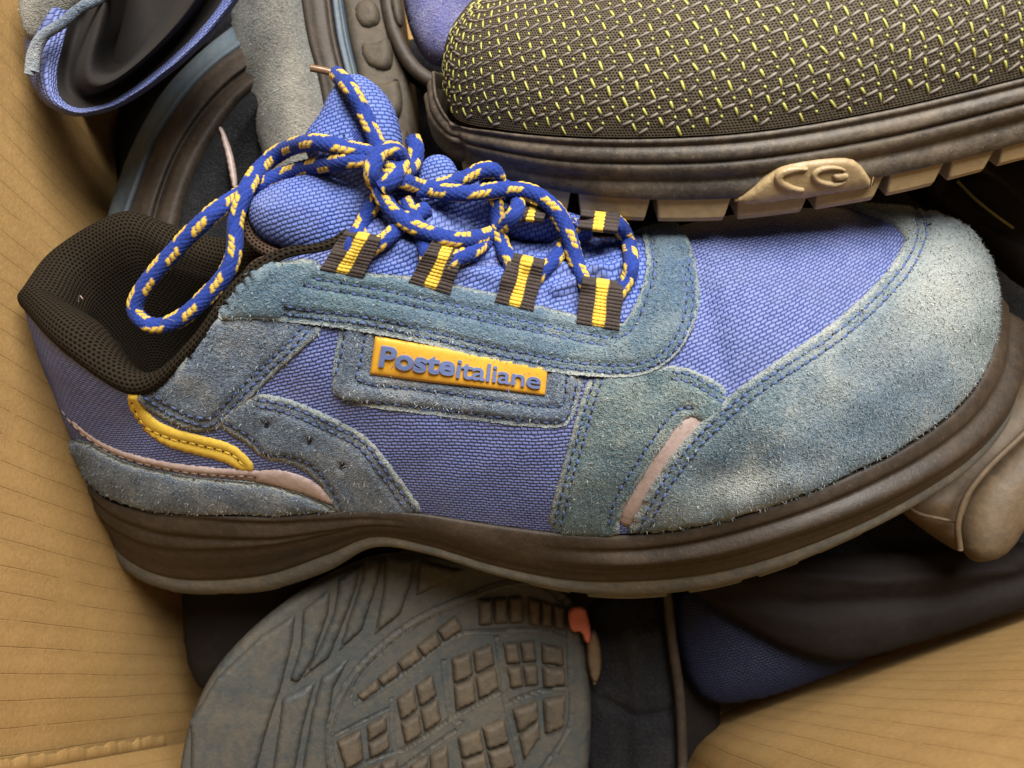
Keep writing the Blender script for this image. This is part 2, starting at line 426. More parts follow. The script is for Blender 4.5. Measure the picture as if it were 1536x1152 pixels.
PANELS = {}
def panel(name, outline, mat, parent, bvh, h=7.0, base=0.0, step=5.0, edge=5.0, smooth_it=2, seams=(), bumps=(),
          proj=None, extra3d=None, jitter=0.5, nap=0, noise_amp=0.0, puff=0.0, label=None, key=None, wear=None):
    """A cut piece of leather or cloth: outline laid on the shoe, own thickness, rolled edge, seams pressed in."""
    O = np.asarray(outline, float)
    if proj is not None:
        P3 = list(cast_all(bvh, O)) + ([] if extra3d is None else list(extra3d))
        poly = np.array([proj.fwd(p) for p in P3]); ray = proj.ray
    else: poly, ray = O, cam_ray
    if smooth_it: poly = chaikin(poly, smooth_it)
    V2, F, loop = tri_region(poly, step, jitter)
    B3 = cast_all(bvh, V2, ray)
    n = vnormals(B3, F)
    if proj is None:
        view = CAMP - B3; s = np.sign((n * view).sum(1)); n *= np.where(s == 0, 1, s)[:, None]
    else:
        s = np.sign((n * (B3 - proj.o)).sum(1)); n *= np.where(s == 0, 1, s)[:, None]
        if np.median(s) < 0: F = F[:, ::-1]
    Q = project(B3)
    d = dist_poly(V2, V2[loop])
    hh = base + h * (1 - np.exp(-d / edge) * 0.75)
    if puff: hh += puff * (1 - np.exp(-d / 40))
    for sm in seams:
        ds = dist_poly(Q, sm, False); hh -= 0.7 * h * np.exp(-(ds / 4.0) ** 2)
    for pl, amp, w in bumps:
        ds = dist_poly(Q, np.asarray(pl, float), False); hh += amp * np.exp(-(ds / w) ** 2)
    if noise_amp:
        hh += noise_amp * (np.sin(Q[:, 0] / 23 + 2 * np.sin(Q[:, 1] / 31)) * np.sin(Q[:, 1] / 19 + Q[:, 0] / 47))
    T = B3 + n * hh[:, None]
    nb = len(loop); lo = np.array(loop)
    K = B3[lo] - n[lo] * 3.0
    V = np.vstack([T, K]); m = len(T)
    sk = np.array([[lo[i], lo[(i + 1) % nb], m + (i + 1) % nb, m + i] for i in range(nb)])
    faces = [tuple(f) for f in F] + [tuple(q) for q in sk]
    uv = np.vstack([Q, Q[lo]])
    sud = isinstance(mat, str) and mat.startswith('suede')
    o = mesh(name, V, faces, [mat, 'cut_edge'] if sud else mat, parent, uv=uv, label=label)
    if sud:
        mi = np.zeros(len(o.data.polygons), np.int32); mi[len(F):] = 1; mi[:len(F)][(d[F] < 2.5).any(1)] = 1; o.data.polygons.foreach_set('material_index', mi)
    PANELS[key or name] = (T, F, bvh_of(T, F), n)
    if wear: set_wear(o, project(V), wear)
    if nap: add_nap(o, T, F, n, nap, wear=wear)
    return o

def set_wear(o, Q, wear):
    """Scuffed pale patches (red) and unworn deep patches (green) of the leather itself."""
    c = np.zeros((len(Q), 4), np.float32); c[:, 3] = 1
    for x, y, rx, ry, a, val in wear:
        ca, sa = math.cos(math.radians(a)), math.sin(math.radians(a)); dx, dy = Q[:, 0] - x, Q[:, 1] - y
        g = np.exp(-(((dx * ca + dy * sa) / rx) ** 2 + ((-dx * sa + dy * ca) / ry) ** 2)) * abs(val)
        k = 0 if val > 0 else 1; c[:, k] = np.clip(c[:, k] + g, 0, 0.9)
    at = o.data.color_attributes.new('wear', 'FLOAT_COLOR', 'POINT'); at.data.foreach_set('color', c.ravel())

def add_nap(parent, T, F, n, density, length=4.8, mat=None, wear=None):
    """Raised suede fibres: short tapered slivers leaning over the leather."""
    a, b, c = T[F[:, 0]], T[F[:, 1]], T[F[:, 2]]
    ar = np.linalg.norm(np.cross(b - a, c - a), axis=1) / 2
    cnt = int(ar.sum() * density)
    f = RNG.choice(len(F), cnt, p=ar / ar.sum())
    r1, r2 = RNG.random(cnt), RNG.random(cnt); fl = r1 + r2 > 1; r1[fl], r2[fl] = 1 - r1[fl], 1 - r2[fl]
    p = a[f] + (b[f] - a[f]) * r1[:, None] + (c[f] - a[f]) * r2[:, None]
    nn = n[F[f, 0]]
    t = RNG.normal(size=(cnt, 3)); t -= (t * nn).sum(1)[:, None] * nn; t /= np.linalg.norm(t, axis=1)[:, None]
    L = length * (0.5 + RNG.random(cnt))[:, None]
    tip = p + t * L + nn * (1.0 + 3.0 * RNG.random(cnt))[:, None]
    side = np.cross(nn, t) * (0.8 + 0.5 * RNG.random(cnt))[:, None]
    p0 = p - nn * 0.6
    V = np.concatenate([p0 - side, p0 + side, tip], 1).reshape(-1, 3)
    FF = np.arange(cnt * 3).reshape(-1, 3)
    h = cnt * 8 // 10
    o = mesh('suede_nap', V, FF, [parent.data.materials[0], MT['nap'] if mat is None else mat], parent, kind='stuff')
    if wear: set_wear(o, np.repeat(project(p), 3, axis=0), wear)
    mi = np.zeros(cnt, np.int32); mi[h:] = 1; o.data.polygons.foreach_set('material_index', mi)

def stitches(lines, parent, bvh, length=9.5, gap=4.5, r=2.3, sink=0.3, mat='thread', name='stitching'):
    """Rows of single thread stitches, each a small capsule, with the needle holes between them."""
    V, F, HV, HF = [], [], [], []
    ring = [(math.cos(a), math.sin(a)) for a in np.linspace(0, 2 * math.pi, 7)[:-1]]
    prof = [(-0.5, 0.15, -1.2), (-0.4, 0.8, 0.1), (0, 1, 0.5), (0.4, 0.8, 0.1), (0.5, 0.15, -1.2)]
    for ln in lines:
        Q = resample(np.asarray(ln, float), length + gap)
        for q0, q1 in zip(Q[:-1], Q[1:]):
            dq = q1 - q0; e = dq / (np.linalg.norm(dq) + 1e-9); w = RNG.normal(0, 0.5, 2)
            a = cast(bvh, q0 + e * gap / 2 + w); b = cast(bvh, q1 - e * gap / 2 + w)
            if a is None or b is None or np.linalg.norm(a - b) > 3 * length: continue
            up = CAMP - a; up /= np.linalg.norm(up); t = b - a; L = np.linalg.norm(t)
            if L < 2: continue
            t /= L; s = np.cross(up, t); s /= np.linalg.norm(s) + 1e-9; up = np.cross(t, s)
            m0 = len(V); mid = (a + b) / 2
            for (k, rr, hz) in prof:
                for (cx, cy) in ring: V.append(mid + t * k * L * 1.08 + (s * cx * rr * r) + up * (cy * rr * r * 0.8 + hz * 1.2 - sink))
            for i in range(4):
                for j in range(6): F.append((m0 + i * 6 + j, m0 + i * 6 + (j + 1) % 6, m0 + (i + 1) * 6 + (j + 1) % 6, m0 + (i + 1) * 6 + j))
            hp = cast(bvh, q0 + w)
            if hp is not None:
                h0 = len(HV); HV.append(hp + up * 1.1)
                for (cx, cy) in ring: HV.append(hp + (t * cx * 1.1 + s * cy * 1.1) * 1.7 + up * 0.5)
                for j in range(6): HF.append((h0, h0 + 1 + j, h0 + 1 + (j + 1) % 6))
    if not V: return
    o = mesh(name, np.array(V), np.array(F), mat, parent, kind='stuff')
    mesh('needle_holes', np.array(HV), np.array(HF), 'hole', o, kind='stuff')

def off(poly, d):
    """Polyline moved sideways by d (to the right hand when walking along it, pixel axes)."""
    P = np.asarray(poly, float); t = np.gradient(P, axis=0); t /= np.linalg.norm(t, axis=1)[:, None] + 1e-9
    return P + np.stack([-t[:, 1], t[:, 0]], 1) * d

def curve2(P, n=60): return catmull(P, n)

def frames(P):
    t = np.gradient(P, axis=0); t /= np.linalg.norm(t, axis=1)[:, None]
    a = np.zeros_like(P); u = np.cross(t[0], [0, 0, 1.0]); 
    if np.linalg.norm(u) < 1e-3: u = np.array([1.0, 0, 0])
    for i in range(len(P)):
        u = u - (u @ t[i]) * t[i]; u /= np.linalg.norm(u) + 1e-9; a[i] = u
    return t, a, np.cross(t, a)

BLUE = np.array(srgb(28, 58, 146)); YEL = np.array(srgb(220, 182, 60)); BLUE2 = np.array(srgb(20, 40, 112))
def lace(P3, parent, r=11.3, phase=0.0, fleck=True, name='shoelace', taper=None):
    """A round braided cord: plaited yarns as real relief, yellow tracer yarns in every few rows."""
    C = resample(catmull(P3, 40 * len(P3)), 1.7); n = len(C); m = 40
    t, a, b = frames(C); ph = np.linspace(0, 2 * math.pi, m, endpoint=False)
    s = np.r_[0, np.cumsum(np.linalg.norm(np.diff(C, axis=0), axis=1))] + phase * 61
    Sg, Ph = np.meshgrid(s, ph, indexing='ij'); p = 9.0; nn = 10
    tw = Ph / (2 * math.pi) * nn + 0.012 * Sg
    A = Sg / p + tw; B = Sg / p - tw
    ia, ib = np.floor(A), np.floor(B); fa, fb = A - ia, B - ib
    hgt = np.sqrt(np.clip(np.sin(np.pi * fa) * np.sin(np.pi * fb), 0, 1))
    yl = np.zeros(Sg.shape, bool)
    for kq in range(4):                                      # four tracer bands, each a run of three slanted floats
        dphi = np.mod(Ph + 0.004 * Sg - kq * math.pi / 2 + math.pi, 2 * math.pi) - math.pi
        sp = Sg + 0.75 * dphi * r + (kq % 2) * 28 + kq * 3
        blk = np.mod(sp, 56) < 27; fb2 = np.mod(sp, 56) / 9 % 1.0
        one = (np.abs(dphi) * r < 4.7) & blk & (fb2 > 0.10) & (fb2 < 0.90)
        hb = np.sqrt(np.clip(np.sin(np.pi * fb2), 0, 1)) * (1 - (dphi * r / 6.5) ** 2)
        hgt = np.where(one, hb, hgt); yl |= one
    if not fleck: yl[:] = False
    rr = (r if taper is None else r * taper(np.linspace(0, 1, n))[:, None]) - 1.4 + 1.9 * hgt + np.where(yl, 0.7, 0)
    wob = 1 + 0.03 * np.sin(Sg / 37 + phase)
    V = C[:, None] + (a[:, None] * np.cos(Ph)[..., None] + b[:, None] * np.sin(Ph)[..., None]) * (rr * wob)[..., None]
    rv = np.sin(ia * 12.9 + ib * 78.2) * 0.5 + 0.5
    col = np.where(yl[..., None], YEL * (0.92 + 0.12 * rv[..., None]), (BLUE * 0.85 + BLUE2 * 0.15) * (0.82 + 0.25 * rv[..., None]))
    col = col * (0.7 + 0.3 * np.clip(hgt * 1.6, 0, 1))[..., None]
    F = grid_faces(n, m, False, True)
    V = V.reshape(-1, 3); col = col.reshape(-1, 3); e0 = len(V)
    V = np.vstack([V, C[:1], C[-1:]]); col = np.vstack([col, col[:1], col[-1:]])
    cap = np.array([[e0, (j + 1) % m, j, j] for j in range(m)] + [[e0 + 1, (n - 1) * m + j, (n - 1) * m + (j + 1) % m, (n - 1) * m + (j + 1) % m] for j in range(m)])
    faces = [tuple(f) for f in F] + [tuple(f[:3]) for f in cap]
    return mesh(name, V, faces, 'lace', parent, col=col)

def tube(P3, r, name, mat, parent, seg=12, kind=None):
    C = resample(catmull(P3, 30 * len(P3)), max(2.0, r * 0.5)); n = len(C); t, a, b = frames(C)
    ph = np.linspace(0, 2 * math.pi, seg, endpoint=False); R = np.asarray(r) if not callable(r) else r(np.linspace(0, 1, n))[:, None]
    V = C[:, None] + (a[:, None] * np.cos(ph)[None, :, None] + b[:, None] * np.sin(ph)[None, :, None]) * r
    V = V.reshape(-1, 3); F = [tuple(f) for f in grid_faces(n, seg, False, True)]
    F += [tuple(range(seg))[::-1], tuple((n - 1) * seg + j for j in range(seg))]
    uv = np.stack(np.meshgrid(np.arange(n) * max(2.0, r * 0.5), np.arange(seg) * 2 * math.pi * r / seg, indexing='ij'), -1).reshape(-1, 2)
    return mesh(name, V, F, mat, parent, uv=uv, kind=kind)

def pillow(name, outline, z, t, mat, parent, step=7.0, zfun=None, back=None, round_px=60.0, power=0.5, smooth_it=2, bumps=(), label=None, nap=0, uvrot=None):
    """A stuffed shape: outline at its own depth, swelling towards the middle front and back."""
    poly = chaikin(np.asarray(outline, float), smooth_it) if smooth_it else np.asarray(outline, float)
    V2, F, loop = tri_region(poly, step)
    d = dist_poly(V2, V2[loop]); q = np.clip(d / round_px, 0, 1); g = (1 - (1 - q) ** 2) ** power
    z0 = np.array([zfun(*p) for p in V2]) if zfun else np.full(len(V2), float(z))
    hz = t * g
    for pl, amp, w in bumps: hz = hz + amp * np.exp(-(dist_poly(V2, np.asarray(pl, float), False) / w) ** 2) * np.clip(q * 3, 0, 1)
    bk = t * 0.8 if back is None else back
    front = np.array([px(x, y, zz) for (x, y), zz in zip(V2, z0 + hz)])
    rear = np.array([px(x, y, zz) for (x, y), zz in zip(V2, z0 - bk * g)])
    k = (1 - (z0 - bk * g) / D) / (1 - z0 / D)                 # keep real width, do not widen with depth
    rear[:, :2] = front[:, :2] * 0 + np.stack([(V2[:, 0] - 768) * (1 - z0 / D), (576 - V2[:, 1]) * (1 - z0 / D)], 1)
    front[:, :2] = rear[:, :2] * 1.0
    m = len(V2); inv = np.arange(m); lb = set(loop)
    ridx = np.array([i if i in lb else m + i for i in range(m)])
    V = np.vstack([front, rear]); Fb = ridx[F][:, ::-1]
    uv = np.vstack([V2, V2])
    o = mesh(name, V, np.vstack([F, Fb]), mat, parent, uv=uv, label=label)
    PANELS[name + str(len(PANELS))] = None
    if nap: add_nap(o, front, F, vnormals(front, F), nap)
    o['_tmp'] = 0; del o['_tmp']
    return o, (front, F)

def loft(name, rails, mat, parent, n=60, m=6, uvs=1.0, label=None, smooth=True, wrap=False, kind=None):
    """Skin drawn over a few drawn lines (each a list of x, y, depth)."""
    R = np.array([resample_n(catmull(pxs(r), 200), n) for r in rails])         # rails x n x 3
    G = np.array([catmull(R[:, i], (len(rails) - 1) * m + 1) for i in range(n)])  # n x k x 3
    k = G.shape[1]
    u = np.r_[0, np.cumsum(np.linalg.norm(np.diff(G[:, k // 2], axis=0), axis=1))]
    v = np.r_[0, np.cumsum(np.linalg.norm(np.diff(G[n // 2], axis=0), axis=1))]
    uv = np.stack(np.meshgrid(u, v, indexing='ij'), -1).reshape(-1, 2) * uvs
    V = G.reshape(-1, 3); F = grid_faces(n, k)
    nn = vnormals(V, F)
    if np.mean(((CAMP - V) * nn).sum(1)) < 0: F = F[:, ::-1]
    o = mesh(name, V, F, mat, parent, uv=uv, label=label, smooth=smooth, kind=kind)
    return o, (V, F)

def resample_n(P, n):
    d = np.r_[0, np.cumsum(np.linalg.norm(np.diff(P, axis=0), axis=1))]; t = np.linspace(0, d[-1], n)
    return np.stack([np.interp(t, d, P[:, k]) for k in range(P.shape[1])], 1)

# ------------------------------------------------------------------ cardboard box (walls follow the plumb line)
def build_box():
    root = empty('cardboard_box', (0, -150, -640), 'open brown cardboard box holding all the shoes', 'box')
    dn = np.array([47.0, -442.0, -1152.0]) / 1152.0
    def drop(p, z): return np.asarray(p, float) + dn * (p[2] - z)
    zt, zb = 600.0, -640.0
    corner = drop(np.array([-735, -546, 50.0]), zt)
    heel = drop(np.array([-772, 122, -60.0]), zt)
    left_dir = (heel - corner); left_dir[2] = 0; 
    far = corner + left_dir * 2.9
    P1 = drop(np.array([900, -418, -150.0]), zt); P2 = drop(np.array([379, -612, -150.0]), zt)
    right_dir = P1 - P2; right_dir[2] = 0
    end = P2 + right_dir * 3.0
    def wall(name, line, n, thick_dir, label=None, bow=0.0, zt=zt, torn=False):
        L = resample_n(np.asarray(line), n); H = 44
        s = np.r_[0, np.cumsum(np.linalg.norm(np.diff(L, axis=0), axis=1))]
        V, UV = [], []
        for i in range(n):
            for j in range(H + 1):
                z = zt + (zb - zt) * j / H
                q = drop(L[i], z) + np.asarray(thick_dir) * bow * math.sin(math.pi * i / (n - 1)) * (1 - j / H)
                q = q + np.asarray(thick_dir) * 1.5 * math.sin(i * 0.37) * math.sin(j * 0.5)
                V.append(q); UV.append((s[i], (zt - z)))
        V = np.array(V); F = grid_faces(n, H + 1); m = len(V)
        Vb = V + np.asarray(thick_dir) * -18.0
        bd = [i * (H + 1) for i in range(n)]
        F2 = F[:, ::-1] + m
        nn = vnormals(V, F)
        if np.mean((nn * np.asarray(thick_dir)).sum(1)) < 0: F, F2 = F[:, ::-1], F2[:, ::-1]
        rim = np.array([[a, b, b + m, a + m] for a, b in zip(bd[:-1], bd[1:])])
        mesh(name, np.vstack([V, Vb]), np.vstack([F, F2, rim]), 'cardboard', root, uv=np.vstack([UV, UV]), label=label)
    wall('wall', [corner - np.array([2, 30, 0]), heel, far], 90, (1.0, 0.05, 0.0), 'left cardboard wall with flute lines')
    a = corner + np.array([10, -14, 0]); m1 = P2 + np.array([-60, -22, 0])
    wall('wall', catmull([a, a * .8 + m1 * .2 + np.array([0, -110, 0]), a * .5 + m1 * .5 + np.array([0, -190, 0]), m1 + np.array([-40, -110, 0]), P2 + np.array([40, 8, 0]), P1, end], 60), 110, (-0.2, 0.97, 0.2))
    wall('wall', [far + np.array([-20, 0, 0]), far + np.array([2400, 150, 0])], 20, (0.0, -1.0, 0.0))
    wall('wall', [end, far + np.array([2400, 150, 0])], 20, (-1.0, 0, 0.0))
    # floor of the box and the ragged peeled paper edge along the corner
    ring = [corner + np.array([2, -30, 0])] + [P2 + np.array([-500, -240, 0]), P2 + np.array([-60, -120, 0]), P1, end, far + np.array([2400, 150, 0]), far]
    c = np.array([drop(p, zb) for p in ring]); cc = c.mean(0); c = cc + (c - cc) * 1.02; k = len(c)
    V = np.vstack([c, c - UPV * 18])
    mesh('floor', V, [tuple(range(k)), tuple(range(2 * k - 1, k - 1, -1))] + [(i, i + k, (i + 1) % k + k, (i + 1) % k) for i in range(k)], 'cardboard', root,
         uv=np.vstack([c[:, :2], c[:, :2]]), smooth=False)
    C = np.array([drop(corner + np.array([4, 0, 0]), z) for z in np.linspace(160, -420, 110)])
    n = len(C); V = []
    for i in range(n):
        w = 1 + 4 * math.sin(i * 0.5) * math.sin(i * 0.23 + 1) + RNG.normal(0, 1.2)
        V += [C[i] + np.array([1, 6 + w, 0.0]), C[i] + np.array([5, 2 + w * .8, 2.0]), C[i] + np.array([5, -14, 1.0]), C[i] + np.array([1, -18, 0])]
    V = np.array(V); uv = np.stack([np.tile([0, 10, 14, 20], n) + 7.0, np.repeat(np.arange(n) * 9, 4)], 1)
    mesh('torn_paper_edge', V, grid_faces(n, 4)[:, ::-1], 'cardboard', root, uv=uv)
build_box()

# ------------------------------------------------------------------ the work shoe on top of the pile
class Frame:
    """A shoe lying tilted: length along x, W across (towards the outer side), U up from the sole."""
    def __init__(s, theta, z0): s.s, s.c, s.z0 = math.sin(math.radians(theta)), math.cos(math.radians(theta)), z0
    def to3(s, L, W, U): return np.array([L, U * s.c - W * s.s, U * s.s + W * s.c + s.z0])
    def at(s, x, y, W):
        k = 576.0 - y
        U = (k * (1 - (W * s.c + s.z0) / D) + W * s.s) / (s.c + k * s.s / D)
        z = U * s.s + W * s.c + s.z0
        return np.array([(x - 768) * (1 - z / D), W, U])
    def conv(s, A): A = np.asarray(A); return np.stack([A[..., 0], A[..., 2] * s.c - A[..., 1] * s.s, A[..., 2] * s.s + A[..., 1] * s.c + s.z0], -1)

FR = Frame(42, -120)
def rail(L): return np.array([FR.at(*p) for p in L])

F_LAT = rail([(1489,452,-75),(1485,508,-8),(1468,558,58),(1427,612,125),(1350,668,190),(1250,718,235),(1150,757,258),(1050,785,258),(950,800,240),(850,799,218),
    (740,786,196),(640,771,184),(560,766,176),(490,768,171),(400,774,168),(300,772,160),(228,766,140),(172,748,105),(139,722,52),(127,697,0)])
MEDW = np.array([-75,-140,-188,-225,-250,-256,-246,-228,-205,-182,-162,-152,-150,-152,-155,-150,-135,-100,-52,0.0])
F_MED = F_LAT.copy(); F_MED[:, 1] = MEDW
T_LAT = rail([(1392,332,-78),(1389,332,-77),(1380,331,-76),(1358,330,-73),(1312,330,-67),(1240,332,-57),(1150,340,-46),(1060,352,-36),(960,372,-27),(860,382,-18),
    (760,374,-10),(660,342,-4),(575,328,12),(500,372,52),(425,389,74),(355,440,100),(285,530,128),(205,590,138),(100,528,98),(36,462,0)])
T_MED = T_LAT.copy()
T_MED[13:] = rail([(500,340,-45),(420,368,-80),(335,372,-118),(262,354,-136),(190,340,-144),(88,396,-100),(36,462,0)])
NS, NV = 260, 56
def mix_grid(Fr, Tr, wallish):
    A = catmull(Fr, NS); B = catmull(Tr, NS); w = np.interp(np.linspace(0, 19, NS), np.arange(20), wallish)[:, None]
    v = np.linspace(0, 1, NV)[None]
    tp = np.interp(np.linspace(0, 19, NS), [0, 3, 6], [0.75, 0.55, 0.0])[:, None]
    hc = (1 - np.cos(v * np.pi / 2) ** 1.05) * (1 - tp) + v * tp
    h = hc * (1 - w) + (0.25 * v + 0.75 * v ** 2.2) * w
    u = np.sin(v * np.pi / 2) ** 0.92 * (1 - w) + v * w
    G = np.empty((NS, NV, 3))
    G[..., :2] = A[:, None, :2] + (B - A)[:, None, :2] * h[..., None]
    G[..., 2] = A[:, None, 2] + (B - A)[:, None, 2] * u
    return G
WALL = np.array([0,0,0,0,0,0,0,0,0,0,0,0,.15,.35,.6,.8,.9,1,1,1.0])
GL = FR.conv(mix_grid(F_LAT, T_LAT, WALL)); GM = FR.conv(mix_grid(F_MED, T_MED, WALL))
def seam_wrinkle(G):
    P = project(G); x, y = P[..., 0], P[..., 1]; d = np.zeros(x.shape)
    d += 2.2 * np.sin(x / 29 + 1.3 * np.sin(y / 37)) * np.sin(y / 33 + 0.6)          # cloth is never quite flat
    d -= 9 * np.exp(-((x - 1062 - (y - 470) * 0.25) / 22) ** 2) * np.exp(-((y - 470) / 130) ** 2)
    return d
nrmL = vnormals(GL.reshape(-1, 3), grid_faces(NS, NV)[:, ::-1]).reshape(GL.shape)
GL = GL + nrmL * seam_wrinkle(GL)[..., None] * np.clip(np.linspace(0, 1, NV) * 6, 0, 1)[None, :, None] * np.clip((1 - np.linspace(0, 1, NV)) * 6, 0, 1)[None, :, None]

shoe = empty('safety_shoe', px(760, 700, -330), 'worn blue suede and nylon work shoe lying on its side on top, yellow flecked laces', 'shoe')
def body_mesh():
    uL = np.r_[0, np.cumsum(np.linalg.norm(np.diff(GL[:, NV // 2], axis=0), axis=1))]
    V = np.vstack([GL.reshape(-1, 3), GM.reshape(-1, 3)])
    def uvg(G, sgn):
        vv = np.concatenate([np.zeros((NS, 1)), np.cumsum(np.linalg.norm(np.diff(G, axis=1), axis=2), axis=1)], 1)
        X = -G[..., 0] * 0.85 + uL[:, None] * 0.15
        return np.stack([X, vv * sgn if sgn > 0 else 2000 - vv], -1).reshape(-1, 2)
    uv = np.vstack([uvg(GL, 1), uvg(GM, -1)])
    F = np.vstack([grid_faces(NS, NV)[:, ::-1], grid_faces(NS, NV) + NS * NV])
    return V, F, uv
BV, BF, BUV = body_mesh()
upper = mesh('upper', BV, BF, 'nylon', shoe, uv=BUV, label='blue nylon upper')
BODY = bvh_of(BV, BF)

# --- sole: lips drawn round the outer side, mirrored to the inner side
R_TOP = rail([(1497,446,-75),(1494,510,-8),(1476,563,58),(1434,618,126),(1356,674,192),(1254,723,238),(1152,762,261),(1052,790,261),(951,804,243),(851,803,221),
    (740,789,198),(640,773,186),(560,767,178),(490,769,173),(400,776,171),(300,775,163),(226,769,143),(168,752,107),(135,726,53),(122,701,0)])
R_MID = rail([(1536,500,-75),(1531,562,0),(1509,613,70),(1466,664,136),(1392,715,202),(1290,765,252),(1172,806,276),(1060,835,276),(950,848,258),(850,846,232),
    (740,829,208),(640,800,192),(560,790,183),(490,805,179),(400,825,180),(300,832,174),(230,825,153),(178,800,113),(146,768,58),(133,742,0)])
R_BOT = rail([(1533,522,-75),(1526,592,0),(1500,642,70),(1450,693,135),(1375,742,200),(1280,791,250),(1170,833,272),(1060,861,272),(950,872,255),(850,869,230),
    (740,848,205),(640,818,188),(560,805,178),(490,832,174),(400,862,175),(300,870,169),(236,862,150),(188,838,112),(160,806,58),(146,780,0)])
R_OUT = rail([(1526,540,-75),(1516,614,0),(1489,664,70),(1439,713,134),(1364,761,198),(1268,809,246),(1165,852,266),(1060,880,266),(950,892,248),(850,885,226),
    (740,860,202),(640,829,184),(560,820,174),(490,856,170),(400,884,171),(300,889,165),(242,881,147),(196,860,112),(170,828,58),(157,800,0)])
def med(R, grow):
    M = R.copy(); i = np.arange(20); M[:, 1] = MEDW * grow - np.interp(i, [0, 1, 2, 3, 5, 8], [0, 34, 52, 46, 20, 0]) * (grow > 1.0)
    M[:, 0] = R[:, 0] + np.interp(i, [0, 1, 2, 3, 4, 6], [0, 14, 34, 46, 34, 0]) * (grow > 1.0); return M
def ringed(R, grow, n=300):
    a = catmull(R, n); b = catmull(med(R, grow), n)
    return FR.conv(np.vstack([a, b[::-1][1:-1]]))
def loops_mesh(name, loops, mat, parent, disp=None, cap_bottom=True, cap_top=False, per=5):
    A = np.array(loops); K = (len(A) - 1) * per + 1
    G = np.array([catmull(A[:, i], K) for i in range(A.shape[1])])        # ring x K
    n, k = G.shape[:2]; F = grid_faces(n, k, True, False)
    V = G.reshape(-1, 3); nr = vnormals(V, F); ctr = V.mean(0)
    if np.mean((nr * (V - ctr)).sum(1)) < 0: F = F[:, ::-1]; nr = -nr
    loops_mesh.raw = V.copy()
    if disp is not None: V = V + nr * disp(G).reshape(-1)[:, None]
    faces = [tuple(f) for f in F]; half = (n + 2) // 2
    for on, col in ((cap_bottom, k - 1), (cap_top, 0)):
        if not on: continue
        for i in range(half - 1):
            q = [i, i + 1, (n - i - 1) % n, (n - i) % n]
            faces.append(tuple(dict.fromkeys(int(j) * k + col for j in q)))
    s = np.r_[0, np.cumsum(np.linalg.norm(np.diff(G[:, k // 2], axis=0), axis=1))]
    uv = np.stack(np.meshgrid(s, np.arange(k) * 6.0, indexing='ij'), -1).reshape(-1, 2)
    o = mesh(name, V, faces, mat, parent, uv=uv); return o, V, F
def mid_disp(G):
    P = project(G); x, y = P[..., 0], P[..., 1]; k = G.shape[1]; v = np.linspace(0, 1, k)[None, :] * np.ones(x.shape)
    d = 4 * np.sin(np.pi * np.clip(v * 1.0, 0, 1)) 
    heel = np.clip((620 - x) / 200, 0, 1); fore = np.clip((x - 800) / 150, 0, 1)
    for c, w in ((0.30 + 0.0006 * (x - 300), 0.035), (0.52 + 0.0005 * (x - 300), 0.03), (0.70, 0.03)):
        d -= 4.5 * heel * np.exp(-((v - c) / w) ** 2)
        d += 2.5 * heel * np.exp(-((v - c + 0.07) / 0.05) ** 2)
    d += 6 * fore * np.exp(-((v - 0.66) / 0.07) ** 2) - 7 * fore * np.exp(-((v - 0.50) / 0.05) ** 2) - 3 * fore * np.exp(-((v - 0.80) / 0.02) ** 2)
    d -= 2 * np.exp(-((v - 0.9) / 0.04) ** 2)
    d += 0.8 * np.sin(x / 41) * np.sin(v * 9)
    return d
midsole, MV, MF = loops_mesh('midsole', [ringed(R_TOP * [1, .97, 1] - [0, 0, 30], 0.98), ringed(R_TOP, 1.03), ringed(R_TOP * .55 + R_MID * .45 + [0, 3, 0], 1.06), ringed(R_MID, 1.08), ringed(R_BOT, 1.06)], 'midsole', shoe, mid_disp, per=9, cap_top=True)
def out_disp(G):
    P = project(G); x = P[..., 0]; v = np.linspace(0, 1, G.shape[1])[None, :] * np.ones(x.shape)
    return 2.5 * np.sin(np.pi * v) - 0.6
outsole, OV, OF_ = loops_mesh('outsole', [ringed(R_BOT * [1, .99, 1] + [0, 0, 2], 1.05), ringed(R_BOT * .5 + R_OUT * .5 + [0, 3, 0], 1.06), ringed(R_OUT, 1.04), ringed(R_OUT * [1, .94, 1] - [0, 0, 2], 1.0)], 'outsole', shoe, out_disp, per=4)
SOLEB = bvh_of(np.vstack([MV, OV]), np.vstack([MF, OF_ + len(MV)]))

def lug_blocks(stations, rail_lat, frame, depth, drop, parent, mat, taper=6.0, inw=0.0):
    """Tread blocks along the outer edge: solid bevelled blocks reaching under the sole."""
    C = catmull(rail_lat, 1200)
    xs = project(frame.conv(C))[:, 0]
    for (x0, x1, dr) in stations:
        i0, i1 = np.argmin(np.abs(xs - x0)), np.argmin(np.abs(xs - x1))
        idx = np.linspace(i0, i1, 6).astype(int); P = C[idx]; n = len(P); V = []
        for k in range(n):
            e = 1.0 if 0 < k < n - 1 else 0.0
            tl = (P[min(k + 1, n - 1)] - P[max(k - 1, 0)]); tl /= np.linalg.norm(tl) + 1e-9
            sh = taper * (1 if k == 0 else -1 if k == n - 1 else 0)
            b = P[k] + tl * sh
            V += [P[k] + [0, 1 - inw, 14], b + [0, 0 - inw, -dr * .8], b + [0, -4 - inw, -dr], b + [0, -depth, -dr], P[k] + [0, -depth, 14]]
        V = frame.conv(np.array(V)); F = [tuple(f) for f in grid_faces(n, 5, False, True)] + [(0, 1, 2, 3, 4), tuple((n - 1) * 5 + j for j in (4, 3, 2, 1, 0))]
        o = mesh('lug', V, F, mat, parent, smooth=False)
        bv = o.modifiers.new('bevel', 'BEVEL'); bv.width = 2.5 * S; bv.segments = 2; bv.limit_method = 'ANGLE'
